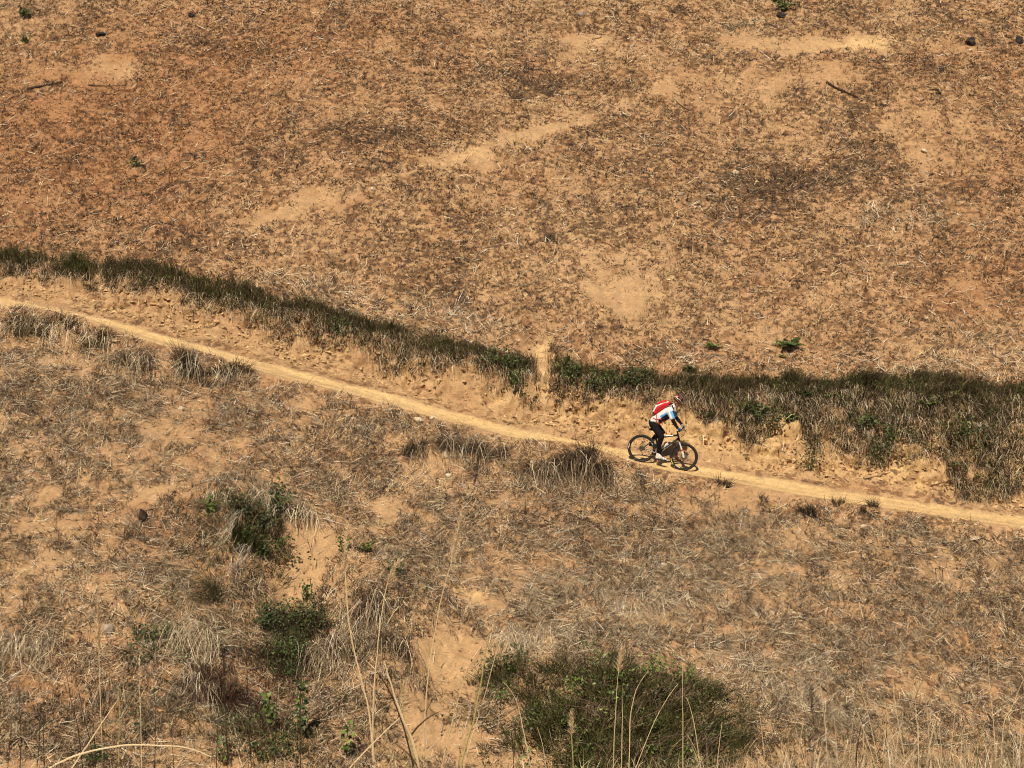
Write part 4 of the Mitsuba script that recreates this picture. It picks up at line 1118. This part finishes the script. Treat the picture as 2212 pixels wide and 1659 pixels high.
def fern(px, py, wpx, hpx, palette, label, n=9):
    p = G(px, py)
    W, H = metres(p, wpx) / 2, metres(p, hpx)
    key = number('fern')
    tag(key, label, 'fern')
    for k in range(n):
        a = k * 6.283 / n + U(-.3, .3)
        L_ = math.hypot(W, H * .8) * U(.75, 1.1)
        d_ = unit(np.array([math.cos(a) * W * 1.1, math.sin(a) * W * .7 - .03, H * U(.5, 1.0)]))
        t = np.linspace(0, 1, 12)
        sp_ = p + d_ * (L_ * t)[:, None] + np.array([0, 0, -1]) * (L_ * .45 * t ** 2)[:, None]
        s_ = Soup()
        sidev = unit(np.cross(d_, [0, 0, 1.0]))
        col = pick(palette, 1, .15)[0]
        m = len(sp_)
        for sg in (-1, 1):
            B_ = np.repeat(sp_[1:], 2, 0)
            q_ = len(B_)
            blades(s_, B_, sg * sidev + .35 * d_ + .12 * rng.normal(size=(q_, 3)), L_ * .34 * np.repeat(1.05 - t[1:], 2) * U(.8, 1.1, q_), np.full(q_, L_ * .075), np.tile([0, 0, -.2], (q_, 1)), np.clip(col * U(.75, 1.25, (q_, 1)), 0, 1), 2)
        fr = part(key, 'frond', s_.get()[0], 'leaf_look', color=s_.get()[1])
        part(fr, 'stem', tube(sp_, np.linspace(.006, .002, 12), 5), 'green_stem_look', 50)


plain('green_stem_look', (0.10, 0.11, 0.035), 0.7, 0, 0.3)
FE = [
    (1705, 752, 74, 40, LEAF_BR, 'bright green fern alone on the slope above the bank at right', 13),
    (1690, 772, 26, 14, LEAF_BR[2:3], 'small yellow green fern right below the bright green one', 6),
    (1540, 752, 40, 26, LEAF_BR, 'small bright fern on the slope left of the largest fern', 8),
    (1544, 768, 20, 10, LEAF_MD, 'tiny fern directly under the small bright fern', 5),
    (1490, 806, 40, 34, LEAF_MD, 'green fern on the slope just above the cyclist', 8),
    (1712, 918, 52, 46, LEAF_BR, 'bright green fern on the bank right of the cyclist', 11),
    (2005, 880, 50, 46, LEAF_BR[1:], 'bright fern in the bank grass at far right', 10),
    (2010, 830, 44, 30, LEAF_MD, 'mid green fern at the top of the bank at far right', 8),
    (1795, 862, 36, 32, LEAF_BR, 'light green fern high on the bank at right', 8),
    (1530, 905, 26, 36, LEAF_BR[2:] + LEAF_MD[:1], 'yellow green fern on the bank behind the rider', 7),
    (1840, 905, 34, 46, LEAF_MD, 'green fern hanging in the middle of the right bank', 8),
    (2058, 1012, 36, 24, LEAF_BR, 'small bright fern at the foot of the far right bank', 7),
    (1735, 860, 34, 40, LEAF_MD, 'upright green fern on the bank above the bright one', 8),
    (210, 1640, 80, 40, LEAF_MD, 'feathery green fern at the bottom left edge', 9),
]
for f_ in FE:
    fern(*f_)


def weed(px, py, wpx, hpx, n, size, palette, label, name='weed', cat='weed', stems=4, depth=.7):
    """leafy plant: stems and a cloud of leaves"""
    p = G(px, py)
    W, H = metres(p, wpx) / 2, metres(p, hpx)
    key = number(name)
    tag(key, label, cat)
    tips = []
    for k in range(stems):
        e = p + np.array([U(-.7, .7) * W, U(-.7, .4) * W * depth, H * U(.6, 1.0)])
        m_ = (p + e) / 2 + np.array([U(-.2, .2) * W, -.02, H * .1])
        part(key, 'stem', tube([p - [0, 0, .05], m_, e], [.009, .007, .004], 5), 'green_stem_look', 50)
        tips += [m_, e]
    c = np.array(tips)[rng.integers(0, len(tips), n)] + rng.normal(size=(n, 3)) * np.array([W * .42, W * .3 * depth, H * .22])
    c[:, 2] = np.maximum(c[:, 2], height(c[:, 0], c[:, 1]) + .02)
    s_ = Soup()
    leaf_cloud(s_, c, size * U(.7, 1.25, n), palette)
    part(key, 'foliage', s_.get()[0], 'leaf_look', color=s_.get()[1])
    return key


WE = [
    (740, 735, 60, 40, 150, .05, LEAF_MD + LEAF_DK, 'leafy green patch in the grass fringe left of centre'),
    (1112, 850, 40, 44, 90, .05, LEAF_MD, 'leafy weed hanging over the bank left of the soil chute'),
    (1090, 805, 70, 40, 130, .05, LEAF_MD + LEAF_DK, 'leafy green patch on the bank top left of the soil chute'),
    (1237, 842, 60, 46, 140, .05, LEAF_MD, 'bright leafy patch on the bank top right of the soil chute'),
    (1300, 862, 60, 60, 150, .05, LEAF_MD + LEAF_DK, 'darker leafy weed trailing down the bank, second from the soil chute'),
    (1370, 845, 70, 44, 130, .05, LEAF_DK + LEAF_MD[:1], 'dark leafy weed on the bank top above the rear wheel'),
    (1630, 912, 60, 44, 120, .05, LEAF_DK + LEAF_MD, 'dark leafy weed on the bank right of the rider'),
    (1660, 950, 50, 60, 120, .05, LEAF_DK + OLIVE, 'dark weed hanging low on the pitted bank'),
    (1875, 940, 50, 36, 120, .05, LEAF_MD, 'leafy weed low in the middle of the right bank'),
    (1928, 955, 46, 36, 100, .05, LEAF_MD + LEAF_DK, 'leafy weed beside the middle one on the right bank'),
    (1905, 1010, 70, 56, 170, .045, LEAF_DK + OLIVE, 'dark leafy clump hanging low on the right bank'),
    (1750, 1018, 50, 44, 130, .04, OLIVE + LEAF_DK, 'olive clump growing at the foot of the pitted bank'),
    (2080, 985, 70, 56, 150, .045, LEAF_DK + LEAF_MD, 'dark leafy clump low on the far right bank'),
    (1690, 24, 46, 22, 80, .07, LEAF_MD, 'small green plant above the black rock at the top edge'),
    (293, 362, 30, 20, 60, .06, LEAF_MD + OLIVE, 'small green weed alone on the upper left slope'),
    (50, 43, 26, 18, 50, .07, LEAF_DK + LEAF_MD, 'dark green weed near the top left corner'),
    (55, 92, 16, 14, 30, .06, LEAF_MD, 'tiny green weed below the one in the top left corner'),
    (455, 1118, 36, 40, 70, .055, LEAF_BR, 'bright green weed left on the knoll'),
    (590, 1120, 60, 70, 140, .055, LEAF_MD + LEAF_DK, 'green leafy weed at the top of the knoll'),
    (575, 1160, 60, 50, 110, .055, LEAF_DK + LEAF_MD[:1], 'dark leafy weed in the middle of the knoll'),
    (663, 1298, 30, 40, 60, .05, LEAF_MD + LEAF_BR[3:], 'small green weed alone on the bare gully soil'),
    (740, 1195, 24, 34, 50, .05, LEAF_MD, 'small dark weed right of the bare gully scarp'),
    (855, 1245, 34, 40, 60, .05, LEAF_DK + LEAF_MD, 'dark green weed right of the dead stems'),
    (795, 1192, 30, 20, 40, .05, LEAF_MD, 'flat green weed above the dead stems'),
    (570, 1358, 44, 40, 90, .05, LEAF_DK + LEAF_MD, 'dark weed on the orange soil left of the gully shrub'),
]
for w_ in WE:
    weed(*w_[:8])


def leafy_stem_plant(px, py, hpx, lean, nl, size, palette, label, y_=None):
    """a weed near enough for its leaves to be told apart: each leaf is a part"""
    p = G(px, py) if y_ is None else at(px, py, y_)
    H = metres(p, hpx)
    key = number('leafy_weed')
    tag(key, label, 'weed')
    top = p + np.array([lean * H, -.05, H])
    line = np.array([p - [0, 0, .1], p + (top - p) * .5 + [.03, 0, 0], top])
    part(key, 'stem', tube(line, [.010, .008, .004], 5), 'brown_wood', 50)
    for k in range(nl):
        t = .25 + .75 * (k + U(0, 1)) / nl
        c = p + (top - p) * t + np.array([.06 * math.sin(k * 2.4), .06 * math.cos(k * 2.4), 0]) * U(.8, 2.0)
        s_ = Soup()
        leaf_cloud(s_, c[None], size * U(.7, 1.2), palette[k % len(palette):k % len(palette) + 1], long=1.5, jit=.45)
        part(key, 'leaf', s_.get()[0], 'leaf_look', color=s_.get()[1])


LW = [(590, 1600, 110, -.1, 22, .085, LEAF_MD + LEAF_BR, 'leafy weed with small green leaves at the bottom, leftmost of three'),
      (650, 1610, 150, .05, 34, .09, LEAF_MD + LEAF_DK + LEAF_BR[:1], 'tall leafy weed at the bottom, middle of three'),
      (745, 1640, 80, .15, 22, .085, LEAF_BR + LEAF_MD, 'bright leafy weed at the bottom, rightmost of three'),
      (480, 1660, 70, .1, 16, .07, LEAF_MD, 'small leafy weed at the bottom left of the three tall ones'),
      (305, 1610, 90, .0, 20, .06, LEAF_DK + OLIVE, 'dull green weed among dark stems at bottom left')]
for l_ in LW:
    leafy_stem_plant(*l_)


# ------------------------------------------------------------------ shrubs of the lower slope
def bush(px, py, wpx, hpx, label, nb, nl, grass, leaves_, name='shrub', size=.035, extra=None, stems=8, droop=.35, blade=(.008, .016)):
    p = G(px, py)
    W, H = metres(p, wpx) / 2, metres(p, hpx)
    key = number(name)
    tag(key, label, 'shrub')
    for k in range(stems):
        e = p + np.array([U(-.7, .7) * W, U(-.4, .4) * W, H * U(.5, .95)])
        part(key, 'stem', tube([p + [U(-.3, .3) * W, U(-.2, .2) * W, -.05], (p + e) / 2 + [0, 0, H * .15], e], [.012, .009, .004], 5), 'brown_wood', 50)
    nc = nb // 12
    a, r_ = U(0, 6.283, nc), np.sqrt(U(0, 1, nc))
    keepc = rng.random(nc) < np.clip(1.25 - r_ ** 2 * (.55 + 1.6 * np.abs(F2(np.cos(a) * r_ * W * 3 + px, np.sin(a) * r_ * W * 3 + py, .8, 2, 83)) * 2), .12, 1)
    a, r_, nc = a[keepc], r_[keepc], int(keepc.sum())
    wob = 1 + .22 * np.sin(a * 3 + px) + .18 * np.sin(a * 7 + py) + .12 * np.sin(a * 13) + .35 * (rng.random(nc) < .12) * rng.random(nc)
    ox, oy = np.cos(a) * r_ * W * wob, np.sin(a) * r_ * W * .62 * wob
    lift = H * .42 * (1 - r_ ** 2) * (0.5 + F2(p[0] + ox, p[1] + oy, .5, 2, 81) * 2 + .5).clip(0.1, 1.3)
    B_ = np.stack([p[0] + ox, p[1] + oy, height(p[0] + ox, p[1] + oy) - .02], -1)
    n = nc * 12
    B_ = np.repeat(B_, 12, 0) + np.stack([rng.normal(size=n) * .06, rng.normal(size=n) * .05, np.repeat(lift * rng.random(nc), 12)], -1)
    pal = np.repeat(pick(grass, nc, .2), 12, 0) * (1 + .2 * rng.normal(size=(n, 1)))
    s_ = Soup()
    blades(s_, B_, np.stack([.35 * rng.normal(size=n) + np.repeat(ox / W, 12) * .35, -.15 + .3 * rng.normal(size=n), np.ones(n)], -1), (H * .55) * U(.5, 1.1, n), U(*blade, n), np.stack([.25 * rng.normal(size=n), -.2 * rng.random(n), -droop * rng.random(n)], -1), np.clip(pal, .004, 1), 2)
    part(key, 'grass', s_.get()[0], 'blade_look', color=s_.get()[1], kind='stuff')
    s_ = Soup()
    nk = max(nl // 25, 1)
    a, r_ = U(0, 6.283, nk), np.sqrt(U(0, 1, nk))
    r2 = r_ * U(.6, 1.4, nk)
    cx_, cy_ = p[0] + np.cos(a) * r2 * W * .95, p[1] + np.sin(a) * r2 * W * .55 - .1
    C_ = np.stack([cx_, cy_, height(cx_, cy_) + H * (.25 + .6 * (1 - r_ ** 2)) * U(.5, 1.05, nk)], -1)
    for k in range(nk):
        c = C_[k] + rng.normal(size=(25, 3)) * [.14, .10, .10]
        leaf_cloud(s_, c, size * U(.7, 1.3, 25), leaves_[k % len(leaves_)])
    part(key, 'foliage', s_.get()[0], 'leaf_look', color=s_.get()[1])
    return key


bush(1345, 1580, 470, 120, 'large dark green shrub mound of grass and leaves at bottom centre right', 17000, 1500, [(.07, .095, .028), (.10, .13, .038), (.13, .15, .05)] + GREEN + OLIVE + BROWN[1:] + PALES[2:3] + PALES[4:], [LEAF_DK, LEAF_MD, LEAF_BR, LEAF_MD, LEAF_BR, OLIVE], size=.042, stems=14)
bush(640, 1370, 150, 90, 'dark leafy shrub filling the gully at lower left', 1500, 900, OLIVE + DK, [LEAF_DK, LEAF_DK, LEAF_MD], size=.034)
bush(625, 1440, 130, 90, 'dark leafy shrub below the gully shrub, spilling downhill', 1300, 700, OLIVE + DK, [LEAF_DK, LEAF_MD, LEAF_DK], size=.036)
bush(480, 1525, 190, 80, 'dead reddish brown shrub with dark shade in the hollow at lower left', 3000, 50, [(.07, .032, .026), (.10, .05, .035), (.05, .028, .024), (.13, .075, .05)], [LEAF_DK], stems=14, droop=.6, blade=(.006, .012))
bush(1075, 1470, 120, 90, 'small green shrub right of the bare soil at bottom centre', 420, 420, OLIVE + GREEN, [LEAF_DK, OLIVE, LEAF_MD], size=.036)
bush(545, 1145, 170, 80, 'scrubby green and straw coloured shrub covering the knoll', 1500, 420, OLIVE + PALES[2:3] + GREEN + BROWN, [LEAF_DK, LEAF_MD], size=.045)
bush(560, 1600, 230, 70, 'low olive scrub along the bottom left of the slope', 2200, 400, OLIVE + BROWN + PALES[:2], [LEAF_DK, LEAF_MD], size=.045)
bush(330, 1400, 160, 40, 'low green and straw scrub round the leaning grey slab', 900, 350, OLIVE + PALES + GREEN, [LEAF_MD, LEAF_DK], size=.04, stems=4)


# ------------------------------------------------------------------ tall stalks on the near rise, between the camera and the slope
plain('stalk_pale', (0.78, 0.66, 0.42), 0.7, 0, 0.3)
plain('stalk_green', (0.46, 0.44, 0.18), 0.7, 0, 0.3)
plain('stalk_dark', (0.055, 0.036, 0.028), 0.85, 0, 0.2)


def stalk(pts, y, r, look, label, plume=0, leaf=None, group=None, name='grass_stalk', cat='grass stalk'):
    """a stalk through survey points at distance y, rooted in the near rise"""
    P_ = np.array([at(a, b, y + .02 * k) for k, (a, b) in enumerate(pts)])
    e = P_[-1]
    root = np.array([e[0] + (e[0] - P_[-2][0]) * .25, e[1], float(height(e[0], e[1])) - .05])
    if root[2] < e[2] - .02:
        P_ = np.vstack([P_, (e + root) / 2, root])
    t = np.linspace(0, 1, len(P_))
    tt_ = np.linspace(0, 1, 4 * len(P_))
    L_ = PchipInterpolator(t, P_)(tt_)
    L_ = L_ + np.cumsum(rng.normal(size=L_.shape), 0) * r * .35 * (tt_ * (1 - tt_) * 4)[:, None]
    key = number(name)
    tag(key, label, cat, group)
    n = len(L_)
    rad = 0.95 * r * np.clip(.45 + 1.1 * tt_, 0, 1)
    if not plume and not leaf:
        shape(key, tube(L_, rad, 5), look, 60)
        return
    part(key, 'stem', tube(L_, rad, 5), look, 60)
    if plume:
        s_ = Soup()
        m_ = int(900 * plume)
        ln = np.linalg.norm(np.diff(L_, axis=0), axis=1).cumsum()
        u_ = U(0, plume, m_)
        k_ = np.interp(u_, np.concatenate([[0], ln]), np.arange(n))
        b_ = np.stack([np.interp(k_, np.arange(n), L_[:, c]) for c in range(3)], -1)
        dn = unit(L_[0] - L_[3])
        blades(s_, b_, dn + .35 * rng.normal(size=(m_, 3)), U(.04, .11, m_), U(.004, .008, m_), rng.normal(size=(m_, 3)) * .1, pick([(.74, .62, .42), (.66, .54, .34), (.80, .70, .50)], m_, .12), 1)
        part(key, 'plume', s_.get()[0], 'blade_look', color=s_.get()[1])
    for (k0, dx_, dz_, w_, ln_) in leaf or []:
        s_ = Soup()
        b_ = L_[int(k0 * (n - 1))][None]
        blades(s_, b_, np.array([[dx_, -.05, dz_]]), np.array([ln_]), np.array([w_]), np.array([[dx_ * .3, 0, -.25]]), np.array([[.30, .27, .10]]) if look == 'stalk_green' else np.array([[.12, .085, .05]]), 4)
        part(key, 'leaf', s_.get()[0], 'blade_look', color=s_.get()[1])


PS, GS, DS = 'stalk_pale', 'stalk_green', 'stalk_dark'
stalk([(752, 1140), (745, 1230), (750, 1330), (775, 1450), (800, 1560), (812, 1700)], 14.6, .0085, PS, 'tall pale stalk with a narrow plume, leftmost of the three tallest', .45, [(.80, -.3, .9, .02, .35)])
stalk([(996, 1118), (976, 1210), (952, 1300), (935, 1400), (925, 1470), (918, 1560), (915, 1700)], 14.6, .006, PS, 'tall thin plumed stalk leaning right, rightmost of the three tallest', .50, [(.62, .3, .8, .014, .3)])
stalk([(862, 1213), (842, 1245), (828, 1310), (817, 1390), (812, 1450), (808, 1560), (812, 1700)], 14.6, .007, PS, 'tall stalk with a drooping plume between the two others', .30, [(.45, .4, .8, .016, .28), (.7, -.4, .6, .016, .25)])
stalk([(870, 1545), (800, 1612), (735, 1690)], 14.5, .009, PS, 'straight pale straw slanting across the bottom left of the reed clump')
stalk([(830, 1428), (846, 1480), (866, 1540), (885, 1600), (908, 1700)], 14.4, .014, PS, 'thick pale reed rising from the clump at the bottom', 0, [(.5, .5, .8, .022, .5), (.6, -.4, .8, .022, .5)])
stalk([(815, 1452), (850, 1510), (880, 1590), (903, 1700)], 14.45, .010, DS, 'dark reed bent left above the reed clump')
stalk([(866, 1470), (872, 1550), (890, 1620), (905, 1700)], 14.45, .008, GS, 'green reed in the middle of the reed clump', 0, [(.4, .45, .85, .022, .55), (.55, -.5, .7, .02, .6), (.6, .9, .7, .022, .45), (.65, -.8, .7, .02, .45)])
stalk([(1052, 1380), (1041, 1450), (1027, 1530), (1010, 1590), (982, 1700)], 14.5, .010, GS, 'tall yellow green stalk right of the reed clump', 0, [(.45, -.35, .9, .014, .4)])
stalk([(1090, 1352), (1066, 1430), (1038, 1530), (1012, 1610), (990, 1700)], 14.6, .005, PS, 'thin pale stalk behind the yellow green one')
stalk([(1010, 1440), (985, 1530), (962, 1620), (945, 1700)], 14.6, .005, PS, 'thin pale stalk left of the yellow green one')
stalk([(450, 1632), (380, 1610), (290, 1604), (210, 1614), (130, 1642), (50, 1700)], 14.2, .010, PS, 'pale straw bent over in an arch at the bottom left')
stalk([(256, 1510), (232, 1545), (210, 1580), (160, 1655), (130, 1700)], 14.4, .009, PS, 'slanting pale straw above the bent arch at bottom left')
stalk([(213, 1304), (214, 1400), (219, 1540), (222, 1700)], 14.6, .0045, PS, 'thin upright stalk with a faint plume at the lower left', .5)
stalk([(256, 1480), (258, 1560), (256, 1640), (256, 1700)], 14.4, .006, GS, 'upright greenish stalk beside the slanting straw')
stalk([(300, 1455), (303, 1540), (305, 1620), (306, 1700)], 14.5, .005, PS, 'upright thin straw right of the greenish stalk')
for i, q_ in enumerate([[(142, 1440), (150, 1500), (163, 1560), (172, 1620), (180, 1700)], [(165, 1465), (180, 1540), (198, 1620), (208, 1700)], [(88, 1520), (85, 1590), (78, 1700)], [(96, 1530), (94, 1600), (97, 1700)], [(196, 1500), (206, 1600), (208, 1700)],
                        [(335, 1510), (336, 1600), (333, 1700)], [(370, 1570), (378, 1700)], [(540, 1580), (536, 1700)], [(612, 1590), (610, 1700)], [(470, 1560), (466, 1700)], [(600, 1450), (596, 1550), (590, 1700)], [(25, 1560), (15, 1700)],
                        [(655, 1420), (650, 1520), (652, 1700)], [(500, 1620), (497, 1700)], [(1115, 1560), (1110, 1640), (1108, 1700)], [(530, 1330), (535, 1480), (540, 1600), (545, 1700)], [(480, 1400), (488, 1520), (495, 1700)], [(40, 1480), (44, 1580), (40, 1700)]]):
    stalk(q_, 14.5 + .15 * (i % 4), .006, DS, 'thin dark bare weed stem rising from the bottom left edge', group='dark bare stems along the bottom left', name='bare_weed', cat='dry weed')
RT = [[(1929, 1461), (1933, 1528), (1948, 1616), (1958, 1700)], [(1999, 1502), (2005, 1554), (2009, 1603), (2018, 1700)], [(2030, 1537), (2010, 1598), (1990, 1700)], [(2063, 1531), (2056, 1610), (2048, 1700)], [(2134, 1438), (2140, 1502), (2147, 1567), (2156, 1700)],
      [(2209, 1471), (2185, 1528), (2167, 1567), (2160, 1700)], [(2145, 1524), (2180, 1546), (2225, 1580), (2250, 1700)], [(1770, 1463), (1776, 1515), (1781, 1569), (1788, 1700)], [(1841, 1512), (1857, 1554), (1882, 1625), (1900, 1700)], [(1855, 1481), (1881, 1567), (1905, 1700)],
      [(1910, 1502), (1919, 1548), (1940, 1631), (1955, 1700)], [(1344, 1485), (1344, 1560), (1342, 1700)], [(1464, 1478), (1417, 1550), (1371, 1659), (1355, 1700)], [(1474, 1438), (1475, 1581), (1475, 1700)], [(1481, 1506), (1497, 1556), (1520, 1700)], [(1086, 1473), (1114, 1510), (1131, 1570), (1155, 1700)],
      [(1400, 1450), (1372, 1500), (1362, 1560)], [(1560, 1560), (1552, 1620), (1545, 1700)], [(1640, 1540), (1650, 1620), (1655, 1700)], [(1690, 1590), (1680, 1700)]]
RL = ['pale stalk curving right, tallest in the middle of the lower right', 'pale stalk right of the tallest lower right stalk', 'short thick straw leaning right among the lower right stalks', 'upright pale stalk at the right of the leaning straw', 'tall thin stalk near the right edge',
      'pale stalk bowing left at the right edge', 'straw slanting down across the stalks at the right edge', 'pale stalk just right of the big green shrub', 'pale stalk leaning left between the shrub and the lower right stalks', 'thin stalk crossing behind the left leaning one',
      'thin pale stalk beside the tallest lower right stalk', 'upright pale stalk before the middle of the big green shrub', 'long pale stalk slanting left across the big green shrub', 'tall upright stalk before the right part of the big green shrub', 'pale stalk leaning left before the right part of the big shrub',
      'thin curved stalk at the left side of the big green shrub', 'short pale stalk on the slanting one before the shrub', 'short stalk before the right end of the big shrub', 'short pale stalk right of the right end of the shrub', 'shortest pale stalk before the bare ground right of the shrub']
for i, q_ in enumerate(RT):
    stalk(q_, 14.2 + .2 * (i % 4), .005, PS, RL[i], group='pale dry stalks along the near edge')
stalk([(1987, 1481), (1977, 1512), (1980, 1580), (1986, 1700)], 14.5, .004, PS, 'short stalk with a tan plume in the lower right', .22)
stalk([(1344, 1403), (1336, 1448), (1331, 1506), (1326, 1600), (1322, 1700)], 14.5, .004, PS, 'stalk with a tan plume standing before the big green shrub', .25)
stalk([(1234, 1543), (1236, 1593), (1240, 1700)], 14.4, .006, GS, 'greenish plumed stalk before the left part of the big shrub', .25)
stalk([(1861, 1564), (1853, 1618), (1846, 1700)], 14.3, .009, DS, 'dark knotted twig with one yellow leaf at the bottom right', 0, [(.25, .5, .5, .03, .06)], name='twig', cat='twig')
for k in range(60):
    x_ = U(1560, 2215) if k % 5 else U(1150, 1560)
    tp_ = U(1530, 1640) + (40 if x_ < 1700 else 0)
    lean_ = U(-40, 40)
    stalk([(x_ + lean_, tp_), (x_ + lean_ * .3, (tp_ + 1690) / 2), (x_, 1700)], U(14.0, 15.0), U(.003, .006), PS if rng.random() < .85 else GS, 'short pale straw in the fringe along the bottom right edge', group='straws of the near grass fringe')

so = Soup()
n = 5200
x = U(-5.5, 5.5, n); y = U(13.3, 15.0, n); z = height(x, y)
dense = .35 + .65 * sstep(0.5, 3.0, x)
k = rng.random(n) < dense
b = np.stack([x, y, z - .02], -1)[k]
m = len(b)
hgt = U(.22, .62, m) * (0.75 + .35 * sstep(0.5, 3, b[:, 0]))
blades(so, b, np.stack([.25 * rng.normal(size=m), .2 * rng.normal(size=m), np.ones(m)], -1), hgt, U(.005, .010, m), np.stack([.25 * rng.normal(size=m), .1 * rng.normal(size=m), -.2 * rng.random(m)], -1), pick(PALES + PALES + OLIVE + BROWN[2:], m, .2), 3)
so.put('near_grass'); tag('near_grass', 'pale and green grass along the near edge at the bottom', 'grass', kind='stuff')
